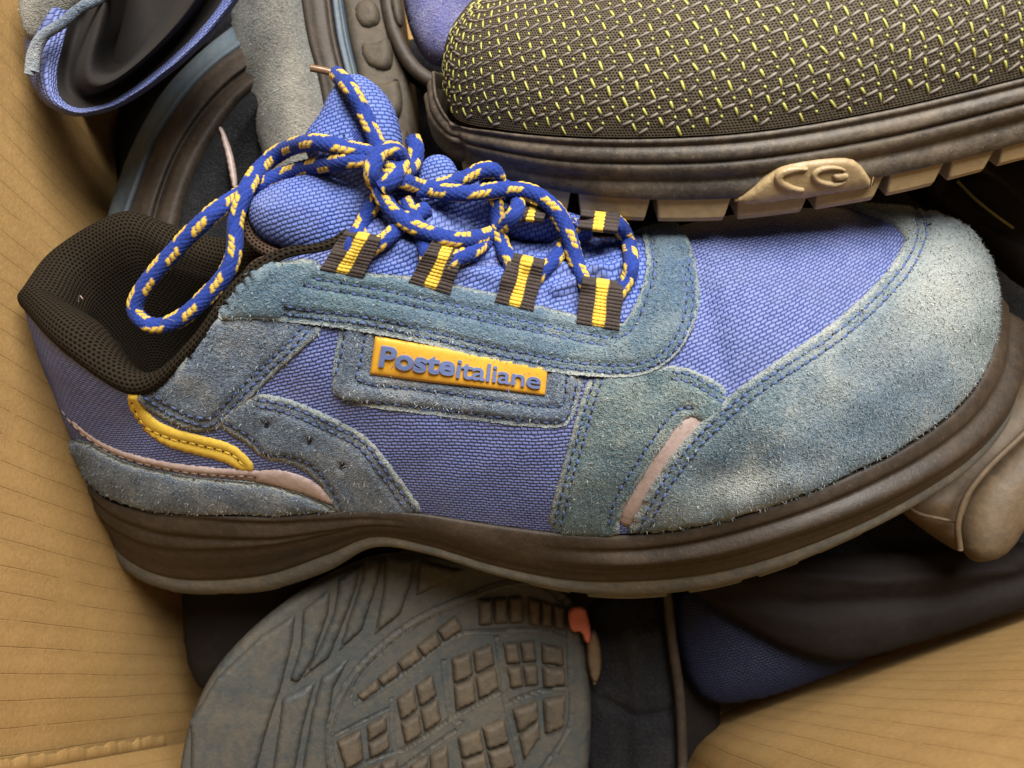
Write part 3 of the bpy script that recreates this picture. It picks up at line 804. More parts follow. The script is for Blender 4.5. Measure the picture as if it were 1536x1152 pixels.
lug_blocks([(790, 862, 10), (878, 1006, 16), (1030, 1120, 14), (1135, 1205, 15), (1225, 1300, 12), (1320, 1380, 9), (250, 330, 9), (345, 425, 8)], R_OUT, FR, 90, 10, outsole, 'outsole')

# --- padded collar and lining, open at the top
def collar():
    st = np.linspace(12.6, 19, 130); ix = np.arange(20)
    gi = lambda A: np.stack([np.interp(st, ix, catmull(A, 20)[:, k]) for k in range(3)], 1)
    def fine(A): 
        C = catmull(A, 19 * 40 + 1); return C[(st * 40).round().astype(int)]
    lat, md = fine(T_LAT), fine(T_MED); fl, fm = fine(F_LAT), fine(F_MED)
    rimL = np.vstack([lat, md[::-1][1:]]); foot = np.vstack([fl, fm[::-1][1:]])
    stt = np.r_[st, st[::-1][1:]]; islat = np.r_[np.ones(len(st)), np.zeros(len(st) - 1)]
    pad = np.interp(stt, [12.6, 14, 15.2, 16.3, 17.2, 18, 19], [9, 10, 11, 13, 22, 33, 36]) * np.where(islat > 0, 1, 1)
    pad = np.where(islat > 0, pad, np.interp(stt, [12.6, 15, 17, 19], [12, 26, 34, 36]))
    # inward, level direction: towards the long axis of the opening
    ax = np.array([np.interp(L, [-730, -640, -330, -200], [-560, -560, -420, -330]) for L in rimL[:, 0]])
    inn = np.stack([ax - rimL[:, 0], -rimL[:, 1], 0 * ax], 1); inn /= np.linalg.norm(inn, axis=1)[:, None] + 1e-9
    up = np.array([0, 0, 1.0]); r = pad[:, None]
    secs = [(0.0, -0.25), (-0.12, 0.25), (0.05, 0.72), (0.55, 1.05), (1.15, 0.95), (1.75, 0.45), (2.0, -0.4), (2.05, -1.5)]
    rings = [rimL + inn * r * a + up * r * b for a, b in secs]
    low = foot.copy(); low[:, 1] *= 0.62; low[:, 0] = low[:, 0] * 1.0 + inn[:, 0] * 60; low[:, 2] += 60
    rings.append(rings[-1] * .5 + low * .5 + inn * -6); rings.append(low)
    A = np.array([FR.conv(x) for x in rings]); G = np.array([catmull(A[:, i], (len(A) - 1) * 5 + 1) for i in range(A.shape[1])])
    n, k = G.shape[:2]; V = G.reshape(-1, 3); F = grid_faces(n, k)
    u = np.r_[0, np.cumsum(np.linalg.norm(np.diff(G[:, 12], axis=0), axis=1))]
    vv = np.concatenate([np.zeros((n, 1)), np.cumsum(np.linalg.norm(np.diff(G, axis=1), axis=2), axis=1)], 1)
    uv = np.stack([np.repeat(u[:, None], k, 1), vv], -1).reshape(-1, 2)
    faces = [tuple(f) for f in F]
    h = n // 2
    for i in range(h): faces.append(tuple(dict.fromkeys([i * k + k - 1, (i + 1) * k + k - 1, (n - 2 - i) * k + k - 1, (n - 1 - i) * k + k - 1])))
    faces = [f for f in faces if len(f) > 2]
    mesh('collar_lining', V, faces, 'knit', shoe, uv=uv, label='black padded mesh collar')
    return V, F
CV, CF = collar()

# --- leather and trim laid over the upper
E_bot = [(322,478),(400,476),(480,487),(560,497),(640,515),(720,535),(800,552),(870,564),(940,567),(988,556),(1024,526),(1044,482),(1048,430),(1040,382)]
E_in = [(482,402),(545,409),(620,416),(700,432),(800,458),(868,476),(930,496),(958,452),(972,405),(966,362)]
Ebc, Eic = curve2(E_bot), curve2(E_in)
st_E = [off(Ebc[6:], -9), off(Ebc[6:], -19), curve2([(456,428),(560,446),(700,476),(840,506),(908,519)]), curve2([(470,418),(565,434),(700,463),(840,494),(915,508)]), off(Eic[-22:], 10)]
eyestay_outline = E_bot + [(1025,345),(1000,328),(965,322),(940,322)] + [(952,340)] + E_in[::-1] + [(472,386),(405,394),(365,425),(335,462)]

B_edge = [(482,490),(440,535),(380,592),(334,640),(304,649),(255,632),(208,603)]
Bc = curve2(B_edge)
panel('collar_tab', [(318,474),(400,470),(500,484)] + B_edge[1:] + [(203,594),(228,582),(274,545),(304,503)], 'suede_heel', shoe, BODY, 6.5, 1, seams=[off(Bc, 10), off(Bc, 20)], nap=0.03, noise_amp=1.2, key='B')
D_top = [(390,588),(440,600),(500,626),(552,655),(582,692),(608,728),(640,772)]
D_low = [(330,640),(372,664),(395,690),(435,694),(468,710),(495,748),(505,770)]
Dt, Dl = curve2(D_top), curve2(D_low)
panel('quarter_overlay', D_top + [(600,782),(540,780),(505,776)] + D_low[::-1] + [(322,630),(352,606)], 'suede_heel', shoe, BODY, 6, 0, seams=[off(Dt, 11), off(Dt, 21), off(Dl, -9)], nap=0.03, noise_amp=1.2, key='D',
      bumps=[([(400 + k, 635), (401 + k, 636)], -9, 4.5) for k in (0,)] + [([(464, 660), (465, 661)], -9, 4.5), ([(514, 697), (515, 698)], -9, 4.5)])
C_out = [(512,480),(503,530),(492,602),(600,616),(760,636),(832,643),(856,634),(868,604),(876,560)]
Cc = curve2(C_out); C_in = curve2([(548,500),(541,545),(540,572),(640,585),(760,602),(832,610),(846,600),(850,560)])
panel('badge_patch', C_out + [(800,540),(640,505),(560,488)], 'suede_heel', shoe, BODY, 7.5, 0, seams=[off(Cc[2:], -9), C_in], nap=0.03, noise_amp=1.2, key='C',
      bumps=[([(564,503),(822,549),(818,592),(556,559),(564,503)], -5, 7)], smooth_it=1)
H_left = [(884,562),(870,606),(855,660),(838,720),(818,800)]
H_top = [(1012,548),(1045,556),(1098,587)]
slit = [(1026,627),(1046,629),(1000,690),(958,752),(932,786),(930,770),(944,738),(980,684)]
panel('vamp_overlay', H_left[::-1] + [(940,560),(990,550)] + H_top + [(1090,640),(1048,632),(1040,624),(1026,630),(981,690),(946,742),(929,778),(930,806),(870,812)], 'suede_vamp', shoe, BODY, 6.5, 0, smooth_it=1,
      seams=[off(curve2(H_left), -10), off(curve2(H_left), -20), off(curve2(H_top), 10), off(curve2(H_top), 20), off(curve2([(1040,612),(1012,618),(962,684),(925,744),(912,790)]), 0)], nap=0.03, noise_amp=1.2, key='H')
panel('reflective_window', [(1022,622),(1066,626),(1020,692),(976,756),(944,796),(924,778),(940,738),(976,684)], 'reflective', shoe, BODY, 2.5, 0, key='slit')

J_edge = [(941,806),(954,772),(992,702),(1048,634),(1110,580),(1170,538),(1240,492),(1300,440),(1344,390),(1362,348),(1352,316),(1334,300)]
Jc = curve2(J_edge, 90)
pj = Azim(FR.to3(480, -20, 60), FR.to3(480, 160, 260) - FR.to3(480, -20, 60))
i_of = lambda s: int(s / 19 * (NS - 1))
J_feather = [(1030,796),(1100,778),(1180,754),(1260,722),(1340,682),(1400,640),(1445,596),(1470,556),(1482,512)]
J_med = [GM[i_of(s), 0] for s in (0, 1, 2, 3, 4, 4.6)] + [GM[i_of(5), int(f * (NV - 1))] for f in (0.25, 0.5, 0.7)]
pts_vis = J_edge[:10]
poly_med = [GM[i_of(4.4), int(f * (NV - 1))] for f in (0.86, 0.7, 0.5, 0.25)] + [GM[i_of(s), 0] for s in (4.4, 4, 3, 2, 1, 0.4)]
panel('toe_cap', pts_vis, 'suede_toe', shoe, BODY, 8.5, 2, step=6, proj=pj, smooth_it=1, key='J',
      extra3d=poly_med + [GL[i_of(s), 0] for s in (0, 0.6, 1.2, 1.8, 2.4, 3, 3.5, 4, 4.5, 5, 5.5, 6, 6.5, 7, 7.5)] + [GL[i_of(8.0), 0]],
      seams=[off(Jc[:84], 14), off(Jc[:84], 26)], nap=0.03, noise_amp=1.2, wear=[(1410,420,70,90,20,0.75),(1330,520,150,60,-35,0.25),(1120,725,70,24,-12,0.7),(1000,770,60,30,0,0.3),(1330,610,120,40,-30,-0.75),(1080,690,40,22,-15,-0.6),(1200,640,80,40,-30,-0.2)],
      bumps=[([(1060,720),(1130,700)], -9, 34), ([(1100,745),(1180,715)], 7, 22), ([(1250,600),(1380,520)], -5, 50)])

# heel: suede counter, reflective line, yellow piping
hz = Azim(FR.to3(-500, 0, 0), FR.to3(-500, 300, 60) - FR.to3(-500, 0, 0))
K_top = [(506,776),(495,758),(440,734),(380,722),(300,717),(230,704),(170,684),(124,656)]
panel('heel_counter', K_top + [], 'suede_heel', shoe, BODY, 7.5, 0.5, proj=hz, smooth_it=1, nap=0.03, noise_amp=1.2, key='K', puff=4,
      extra3d=[GL[NS - 1, 11], GM[i_of(18.4), 11], GM[i_of(17.6), 11], GM[i_of(17), 10], GM[i_of(16), 8], GM[i_of(16), 0], GM[i_of(17), 0], GM[i_of(18), 0], GL[NS - 1, 0], GL[i_of(18.5), 0], GL[i_of(18), 0], GL[i_of(17.5), 0], GL[i_of(17), 0], GL[i_of(16), 0], GL[i_of(15), 0], GL[i_of(14), 0], GL[i_of(13.2), 0]])
strip_top = [(82,596),(115,640),(165,672),(240,692),(310,701),(384,706),(420,704),(462,716),(488,736),(504,757)]
strip_bot = [(498,757),(440,735),(382,721),(300,716),(230,704),(165,684),(112,648),(80,604)]
panel('reflective_piping', strip_top + strip_bot, 'reflective', shoe, BODY, 4.5, 0, edge=3, step=3.5, smooth_it=1, key='S', seams=[off(curve2(strip_bot[2:]), 5)])
panel('yellow_piping', [(187,590),(208,586),(218,618),(250,640),(300,653),(346,664),(372,684),(385,706),(362,708),(338,692),(290,681),(240,666),(203,632)], 'yellow', shoe, BODY, 4, 0, edge=2.5, step=4, key='Y',
      seams=[curve2([(198,604),(214,636),(250,655),(300,668),(345,680),(368,700)])])
panel('eyestay', eyestay_outline, 'suede_eyestay', shoe, BODY, 9, 5, seams=st_E, nap=0.024, noise_amp=1.0, key='A', smooth_it=1, wear=[(420,440,60,30,-20,-0.5),(640,505,160,10,10,0.5),(990,440,50,80,0,-0.55),(880,560,80,10,10,0.3)])

st = lambda key, lines, par='stitching': stitches(lines, shoe, PANELS[key][2], name='stitching')
st('A', st_E); st('B', [off(Bc, 10), off(Bc, 20)]); st('C', [off(Cc[2:], -9), C_in]); st('D', [off(Dt, 11), off(Dt, 21), off(Dl, -9)])
st('H', [off(curve2(H_left), -10), off(curve2(H_left), -20), off(curve2(H_top), 10), off(curve2(H_top), 20), curve2([(1040,612),(1012,618),(962,684),(925,744),(912,790)])])
st('J', [off(Jc[:84], 14), off(Jc[:84], 26)])
stitches([off(curve2(strip_bot[2:]), 5)], shoe, PANELS['S'][2], r=1.6, mat='reflective')
stitches([curve2([(198,604),(214,636),(250,655),(300,668),(345,680),(368,700)])], shoe, PANELS['Y'][2], r=1.6, mat='yellow')
for (hx, hy) in ((400,635),(464,660),(514,697)):
    p = cast(PANELS['D'][2], (hx, hy)); ang = np.linspace(0, 2 * math.pi, 11)[:-1]
    V = [p + [0, 0, 1.2]] + [p + np.array([math.cos(a) * 6, math.sin(a) * 6.5, 2.2]) for a in ang]
    mesh('punched_hole', np.array(V), [(0, 1 + j, 1 + (j + 1) % 10) for j in range(10)], 'hole', shoe)

# badge plate with raised lettering
def badge():
    q = np.array([(564,503),(822,549),(818,592),(556,559)], float)
    quad = lambda u, v: (q[0] * (1 - u) + q[1] * u) * (1 - v) + (q[3] * (1 - u) + q[2] * u) * v
    cb = PANELS['C'][2]
    def surf(u, v):
        p = quad(u, v); h = cast(BODY, p); return h
    nu, nv = 60, 14; V = []
    P = np.array([[surf(u, v) for v in np.linspace(0, 1, nv)] for u in np.linspace(0, 1, nu)])
    Fg = grid_faces(nu, nv); nr = vnormals(P.reshape(-1, 3), Fg).reshape(P.shape)
    if nr[..., 2].mean() < 0: nr = -nr
    e = np.minimum(np.minimum(np.arange(nu), np.arange(nu)[::-1])[:, None] * 4.4, np.minimum(np.arange(nv), np.arange(nv)[::-1])[None] * 3.3)
    top = P + nr * (6.5 + 2.5 * (1 - np.exp(-e / 2.5)))[..., None]
    V = np.vstack([top.reshape(-1, 3), (P - nr * 2).reshape(-1, 3)]); m = nu * nv
    bd = [i * nv for i in range(nu)] + [(nu - 1) * nv + j for j in range(1, nv)] + [i * nv + nv - 1 for i in range(nu - 2, -1, -1)] + [j for j in range(nv - 2, 0, -1)]
    fl = Fg[:, ::-1]
    faces = [tuple(f) for f in fl] + [(bd[i], bd[(i + 1) % len(bd)], bd[(i + 1) % len(bd)] + m, bd[i] + m) for i in range(len(bd))]
    plate = mesh('badge_plate', V, faces, 'plate', shoe, label='amber rubber badge with raised name')
    def word(txt, bold, u0, u1, v0, v1, space=1.0):
        cu = bpy.data.curves.new('lettering', 'FONT'); cu.body = txt; cu.size = 1.0; cu.offset = bold; cu.space_character = space; cu.resolution_u = 6
        ob = bpy.data.objects.new('lettering', cu); COL.objects.link(ob); bpy.context.view_layer.update()
        me = bpy.data.meshes.new_from_object(ob.evaluated_get(bpy.context.evaluated_depsgraph_get()))
        bpy.data.objects.remove(ob)
        import bmesh
        bm = bmesh.new(); bm.from_mesh(me); bmesh.ops.remove_doubles(bm, verts=bm.verts, dist=1e-5); bmesh.ops.triangulate(bm, faces=bm.faces)
        xy = np.array([v.co[:2] for v in bm.verts]); tri = np.array([[v.index for v in f.verts] for f in bm.faces])
        bedge = [tuple(v.index for v in ed.verts) for ed in bm.edges if ed.is_boundary]; bm.free()
        lo, hi = xy.min(0), xy.max(0); uu = u0 + (xy[:, 0] - lo[0]) / (hi[0] - lo[0]) * (u1 - u0)
        vv = v1 - xy[:, 1] / 0.72 * (v1 - v0)
        B = np.array([surf(a, b) for a, b in zip(uu, vv)]); ii = np.clip((uu * (nu - 1)).astype(int), 0, nu - 1); jj = np.clip((vv * (nv - 1)).astype(int), 0, nv - 1)
        nn = nr[ii, jj]; a = B + nn * 12.8; b = B + nn * 7.5; k = len(a)
        faces = [tuple(t) for t in tri] + [(e0, e1, e1 + k, e0 + k) for e0, e1 in bedge]
        mesh('lettering', np.vstack([a, b]), faces, 'letters', plate, smooth=False)
    word('Poste', 0.030, 0.045, 0.470, 0.17, 0.70, 0.98); word('italiane', 0.009, 0.478, 0.972, 0.20, 0.76, 0.94)
badge()

# ------------------------------------------------------------------ tongue, webbing loops and lace of the top shoe
TG = []
def add_tongue():
    # the gusset under the laces, creased where the foot bends it
    creases = [([(800,395),(860,372),(905,352)], 16, 9), ([(770,405),(840,408),(900,418)], 12, 8), ([(830,440),(880,420),(945,400)], 13, 8), ([(700,330),(780,345),(840,335)], 16, 16),
               ([(690,400),(760,392),(820,385)], -10, 9), ([(860,392),(940,372)], -8, 6), ([(640,330),(700,310)], 14, 22), ([(600,372),(680,400),(760,425)], 12, 14), ([(880,445),(945,430)], -8, 6)]
    panel('tongue', [(540,300),(600,270),(700,285),(800,312),(880,318),(945,330),(978,372),(975,420),(955,480),(900,492),(800,470),(700,446),(600,428),(520,412),(500,370)], 'tongue', shoe, BODY, 4, 1, step=4.5, bumps=creases, noise_amp=2.5, key='T1', puff=4)
    z = cast(BODY, (560, 340))[2]
    o, (V, F) = pillow('tongue_wing', [(371,312),(376,342),(392,360),(430,375),(478,390),(520,392),(556,360),(574,320),(566,282),(530,262),(470,258),(420,272),(385,292)], 66, 46, 'tongue', shoe, 5.0, round_px=70, back=34)
    TG.append((V, F))
    o, (V, F) = pillow('tongue_top', [(452,212),(478,180),(496,142),(512,120),(540,112),(568,128),(592,160),(604,205),(604,250),(640,300),(620,340),(560,330),(510,290),(470,256)], 62, 50, 'tongue', shoe, 5.0, round_px=60, back=40,
           bumps=[([(505,120),(545,190),(575,250)], -10, 12)])
    TG.append((V, F))
    o, (V, F) = pillow('tongue_fold', [(622,262),(636,238),(655,230),(676,236),(690,262),(684,292),(650,300),(626,290)], 40, 26, 'tongue', shoe, 5.0, round_px=30); TG.append((V, F))
    o, (V, F) = pillow('tongue_gusset', [(560,235),(640,250),(720,262),(790,292),(850,318),(900,330),(880,370),(780,360),(660,350),(570,330)], 14, 44, 'tongue', shoe, 6.0, round_px=50, back=60, bumps=[([(680,300),(760,320),(850,340)], 10, 9), ([(640,320),(720,338)], -9, 9)]); TG.append((V, F))
    pillow('label_tab', [(513,200),(522,188),(548,205),(556,236),(540,240),(508,215)], 104, 7, 'label', shoe, 3.0, round_px=6, smooth_it=0)
    stitches([[(516,204),(530,216),(548,232)]], shoe, bvh_of(np.array([px(480,160,111), px(600,160,111), px(600,270,113), px(480,270,113)]), np.array([[0, 3, 2, 1]])), r=1.2, mat='letters')
    # dark brown bound edges of tongue and gusset
    tube(pxs([(366,300,70),(370,345,72),(392,372,74),(440,390,76),(486,398,78)]), 9, 'tongue_binding', 'binding', shoe)
    tube(pxs([(566,402,92),(585,382,100),(606,368,104),(616,380,100),(612,404,88),(590,408,86)]), 8.5, 'gusset_binding', 'binding', shoe)
    tube(pxs([(330,472,66),(360,432,72),(385,398,78),(420,388,82),(470,386,86)]), 8, 'eyestay_binding', 'binding', shoe)
add_tongue()
_av = [BV, PANELS['A'][0], PANELS['T1'][0]] + [t[0] for t in TG]; _af = [BF, PANELS['A'][1], PANELS['T1'][1]] + [t[1] for t in TG]
def join_bvh(vs, fs):
    polys = []; o = 0; VV = np.vstack(vs)
    for v, f in zip(vs, fs): polys += [tuple(int(i) + o for i in q) for q in f]; o += len(v)
    return BVHTree.FromPolygons([tuple(v) for v in VV], polys)
TOP = join_bvh(_av, _af)

def over(pts, smooth=True):
    """Points (x, y, height above what lies below); a fourth number gives the depth outright."""
    out = []
    for p in pts:
        if len(p) == 4: out.append(px(p[0], p[1], p[3])); continue
        h = cast(TOP, p[:2]); z = (h[2] if h is not None else 40) + p[2]; out.append(px(p[0], p[1], z))
    return np.array(out)

BRN = np.array(srgb(58, 46, 40)); 
def webbing(TL, TR, BL, BR, s0=0.36, s1=0.64, lift=13, parent=None, fold=30):
    """A folded ribbon loop: ribbed weave, dark edges, yellow middle stripe, bent over the lace."""
    TL, TR, BL, BR = (np.array(p, float) for p in (TL, TR, BL, BR)); nu, rows = 33, 84; W = np.linspace(0, 1, nu)
    V = np.zeros((rows, nu, 3)); C = np.zeros((rows, nu, 3)); uvs = []
    ray0 = [[cast(TOP, (BL * (1 - w) + BR * w) * (1 - t) + (TL * (1 - w) + TR * w) * t) for w in (0.0, 0.5, 1.0)] for t in np.linspace(0, 1, 5)]
    zz = np.array([[(q[2] if q is not None else 60) for q in r] for r in ray0])
    Ln = np.linalg.norm((TL + TR) / 2 - (BL + BR) / 2)
    for r in range(rows):
        t = r / (rows - 1) * 1.42                  # past 1 the ribbon turns over the top and back under
        for k, w in enumerate(W):
            if t <= 1: tt = t; lz = lift * (1 - math.exp(-t * 6)) + fold * 0.5 * t ** 2
            else:
                a = min((t - 1) / 0.22, 1) * math.pi; tt = 1 + math.sin(a) * 0.13 - max(0, t - 1.22) * 1.6; lz = lift + fold * 0.5 - (1 - math.cos(a)) * 0.5 * fold * 1.2
            p = (BL * (1 - w) + BR * w) * (1 - tt) + (TL * (1 - w) + TR * w) * tt
            ti = np.clip(tt, 0, 1) * 4; wi = w * 2; i, j = min(int(ti), 3), min(int(wi), 1)
            z = (zz[i, j] * (1 - wi + j) + zz[i, j + 1] * (wi - j)) * (1 - ti + i) + (zz[i + 1, j] * (1 - wi + j) + zz[i + 1, j + 1] * (wi - j)) * (ti - i)
            yel = s0 < w < s1
            rib = math.sin(t * Ln / 5.4 * 2 * math.pi + (math.pi * 0.6 if yel else 0))
            wob = 1.4 * math.sin(t * Ln / 8 + w * 9)
            V[r, k] = px(p[0] + wob * 0.5, p[1], z + lz + 1.3 * rib + 0.6 * math.sin(w * nu * 1.9) * (1 if yel else .3))
            C[r, k] = (YEL * (0.95 + 0.1 * rib) if yel else BRN * (0.8 + 0.3 * rib)) * (0.9 + 0.2 * RNG.random())
    o = mesh('lace_loop', V.reshape(-1, 3), grid_faces(rows, nu), 'webbing', parent or shoe, col=C.reshape(-1, 3))
    so = o.modifiers.new('thickness', 'SOLIDIFY'); so.thickness = 4 * S; so.offset = 0
webbing((515,352),(570,363),(480,403),(545,416)); webbing((646,364),(697,373),(613,422),(675,441))
webbing((763,388),(816,400),(742,452),(800,466)); webbing((872,423),(935,433),(865,484),(929,495))
webbing((926,346),(868,340),(930,322),(872,316), lift=8); webbing((815,330),(775,326),(822,306),(782,300), lift=8)

# the lace, as the runs that show
KN = (584, 246)
lace(over([(596,258,34),(566,236,34),(520,224,24),(470,214,22),(425,226,20),(392,252,14),(368,288,8,92),(354,330,0,96),(352,372,0,96),(340,408,0,94),(308,446,0,88),(270,478,0,84),(236,489,0,82),(210,478,0,84),
           (203,456,0,88),(222,422,0,96),(268,370,0,106),(322,318,0,112),(378,282,22),(440,257,20),(510,243,22),(560,242,30),(600,252,36)]), shoe, phase=0.2)
lace(over([(590,262,24),(573,232,26),(558,198,20),(544,166,18),(526,134,20),(506,112,30)]), shoe, phase=1.1)
tube(over([(508,114,30),(494,108,34),(482,105,38),(466,102,40)]), 5.2, 'aglet', 'aglet', shoe)
lace(over([(572,262,18),(600,270,34),(640,284,34),(700,290,36),(760,284,38),(800,290,40),(832,314,38),(852,350,34),(864,392,26),(880,428,10),(896,470,-4)]), shoe, phase=2.3)
lace(over([(566,262,22),(572,290,30),(594,322,30),(634,346,30),(688,360,32),(738,350,32),(770,324,28),(776,300,18),(756,280,8),(720,276,6)]), shoe, phase=0.7)
lace(over([(620,286,18),(660,280,26),(696,268,34),(722,256,40),(740,256,34),(748,268,18)]), shoe, phase=3.4)
lace(over([(598,262,40),(618,250,30),(624,226,20),(620,210,10)]), shoe, phase=1.9, r=11.5)
lace(over([(566,282,20),(558,258,40),(570,232,48),(592,226,50),(604,244,48),(590,268,44),(572,282,36)]), shoe, phase=2.9)
lace(over([(520,398,-3),(530,366,8),(542,338,18),(562,304,20),(580,276,26)]), shoe, phase=0.4)
lace(over([(532,398,-4),(556,374,8),(582,356,14),(610,330,12),(640,314,8)]), shoe, phase=1.4)
lace(over([(640,416,-4),(640,380,4),(632,356,8),(622,330,10),(606,300,12)]), shoe, phase=2.1)
lace(over([(650,414,-4),(680,390,6),(712,376,12),(740,352,12),(770,322,10)]), shoe, phase=2.6)
lace(over([(770,436,-4),(766,396,4),(754,370,12),(746,330,12),(744,296,12)]), shoe, phase=0.9)
lace(over([(785,440,-4),(812,408,6),(836,384,14),(852,356,14),(866,334,12)]), shoe, phase=1.7)
lace(over([(905,474,-4),(928,440,8),(942,418,16),(947,396,18),(942,362,18),(926,336,16),(900,330,12)]), shoe, phase=3.1)

# ------------------------------------------------------------------ the black and lime textile shoe resting across the top
F2 = Frame(38, -400)
r2 = lambda L: np.array([F2.at(*p) for p in L])
boot = empty('textile_shoe', px(1150, 260, -420), 'black work shoe with lime flecked textile and ridged tan sole resting on top', 'shoe')
B_F = r2([(664,112,-90),(668,148,-25),(688,180,40),(745,193,110),(840,203,172),(950,206,212),(1080,201,238),(1200,187,244),(1330,163,240),(1440,138,232),(1570,106,222),(1760,62,212),(1960,20,200)])
B_T = r2([(752,-8,-95),(755,-14,-94),(764,-24,-92),(800,-46,-86),(866,-70,-78),(955,-96,-70),(1080,-126,-60),(1200,-150,-50),(1330,-176,-44),(1440,-200,-40),(1570,-230,-36),(1760,-280,-30),(1960,-330,-30)])
bmw = np.array([-90,-160,-215,-262,-290,-300,-295,-280,-262,-250,-240,-232,-225.0])
B_FM = B_F.copy(); B_FM[:, 1] = bmw
def grid2(A, B, n=240, m=60):
    A, B = catmull(A, n), catmull(B, n); v = np.linspace(0, 1, m)[None]
    h = 1 - np.cos(v * np.pi / 2) ** 1.0; u = np.sin(v * np.pi / 2) ** 0.9; G = np.empty((n, m, 3))
    G[..., :2] = A[:, None, :2] + (B - A)[:, None, :2] * h[..., None]; G[..., 2] = A[:, None, 2] + (B - A)[:, None, 2] * u
    return F2.conv(G)
G2, G2M = grid2(B_F, B_T), grid2(B_FM, B_T)
n2, m2 = G2.shape[:2]
va = np.concatenate([np.zeros((n2, 1)), np.cumsum(np.linalg.norm(np.diff(G2, axis=1), axis=2), axis=1)], 1)
ua = np.r_[0, np.cumsum(np.linalg.norm(np.diff(G2[:, m2 // 3], axis=0), axis=1))]
uv2 = np.stack([np.repeat(ua[:, None], m2, 1), va], -1).reshape(-1, 2)
V2b = np.vstack([G2.reshape(-1, 3), G2M.reshape(-1, 3)]); F2b = np.vstack([grid_faces(n2, m2), grid_faces(n2, m2)[:, ::-1] + n2 * m2])
nrm2 = vnormals(V2b, F2b)
if np.mean((nrm2[:n2 * m2] * (CAMP - V2b[:n2 * m2])).sum(1)) < 0: F2b = F2b[:, ::-1]; nrm2 = -nrm2
up2 = mesh('upper', V2b, F2b, 'mesh_black', boot, uv=np.vstack([uv2, uv2]), label='black textile upper with lime and grey flecks')
N2 = nrm2[:n2 * m2].reshape(G2.shape)
def samp(u, v):
    i = np.interp(u, ua, np.arange(n2)); i0 = int(min(i, n2 - 2)); f = i - i0
    row = va[i0] * (1 - f) + va[i0 + 1] * f
    if v > row[-1] * 0.97: return None
    j = np.interp(v, row, np.arange(m2)); j0 = int(min(j, m2 - 2)); g = j - j0
    bl = lambda A: (A[i0, j0] * (1 - f) + A[i0 + 1, j0] * f) * (1 - g) + (A[i0, j0 + 1] * (1 - f) + A[i0 + 1, j0 + 1] * f) * g
    return bl(G2), bl(N2)
def yarn(specs, name, mat):
    V, F = [], []; ring = [(math.cos(a), math.sin(a)) for a in np.linspace(0, 2 * math.pi, 7)[:-1]]
    prof = [(-0.5, 0.35, -0.6), (-0.36, 0.95, 0.2), (0, 1, 0.6), (0.36, 0.95, 0.2), (0.5, 0.35, -0.6)]
    for (u, v, ang, L, r) in specs:
        a = samp(u, v); b = samp(u + math.cos(ang), v + math.sin(ang))
        if a is None or b is None: continue
        q = project(a[0]); 
        if q[0] > 1590 or q[1] < -60: continue
        t = b[0] - a[0]; t /= np.linalg.norm(t) + 1e-9; up = a[1]; s = np.cross(up, t); m0 = len(V)
        for (k, rr, hz) in prof:
            for (cx, cy) in ring: V.append(a[0] + t * k * L + s * cx * rr * r + up * (cy * rr * r * 0.7 + hz))
        for i in range(4):
            for j in range(6): F.append((m0 + i * 6 + j, m0 + i * 6 + (j + 1) % 6, m0 + (i + 1) * 6 + (j + 1) % 6, m0 + (i + 1) * 6 + j))
    mesh(name, np.array(V), np.array(F), mat, up2, kind='stuff')
lime, grey, dots = [], [], []
e1, e2 = np.array([24.0, -12.0]), np.array([12.0, 21.0])
for a in range(-40, 90):
    for b in range(-30, 60):
        p = a * e1 + b * e2 + RNG.normal(0, 1.0, 2)
        if not (4 < p[0] < ua[-1] and 6 < p[1] < 700): continue
        lime.append((p[0], p[1], math.radians(118) + RNG.normal(0, .1), 13.5 * RNG.uniform(.75, 1.1), 1.9 * RNG.uniform(.8, 1.15)))
        g = p + e1 * .5 + e2 * .04
        if g[1] > 5: grey.append((g[0], g[1], math.radians(28) + RNG.normal(0, .1), 16 * RNG.uniform(.8, 1.1), 2.0))
        d = p + e1 * .5 + e2 * .5
        if d[1] > 5: dots.append((d[0], d[1], math.radians(118), 4.5, 1.7))
        g2 = p + e1 * .02 + e2 * .52
        if g2[1] > 5 : grey.append((g2[0], g2[1], math.radians(28) + RNG.normal(0, .1), 14.5 * RNG.uniform(.8, 1.1), 1.9))
yarn(lime, 'lime_flecks', 'lime'); yarn(dots, 'lime_dots', 'lime'); yarn(grey, 'grey_flecks', 'grey_yarn')

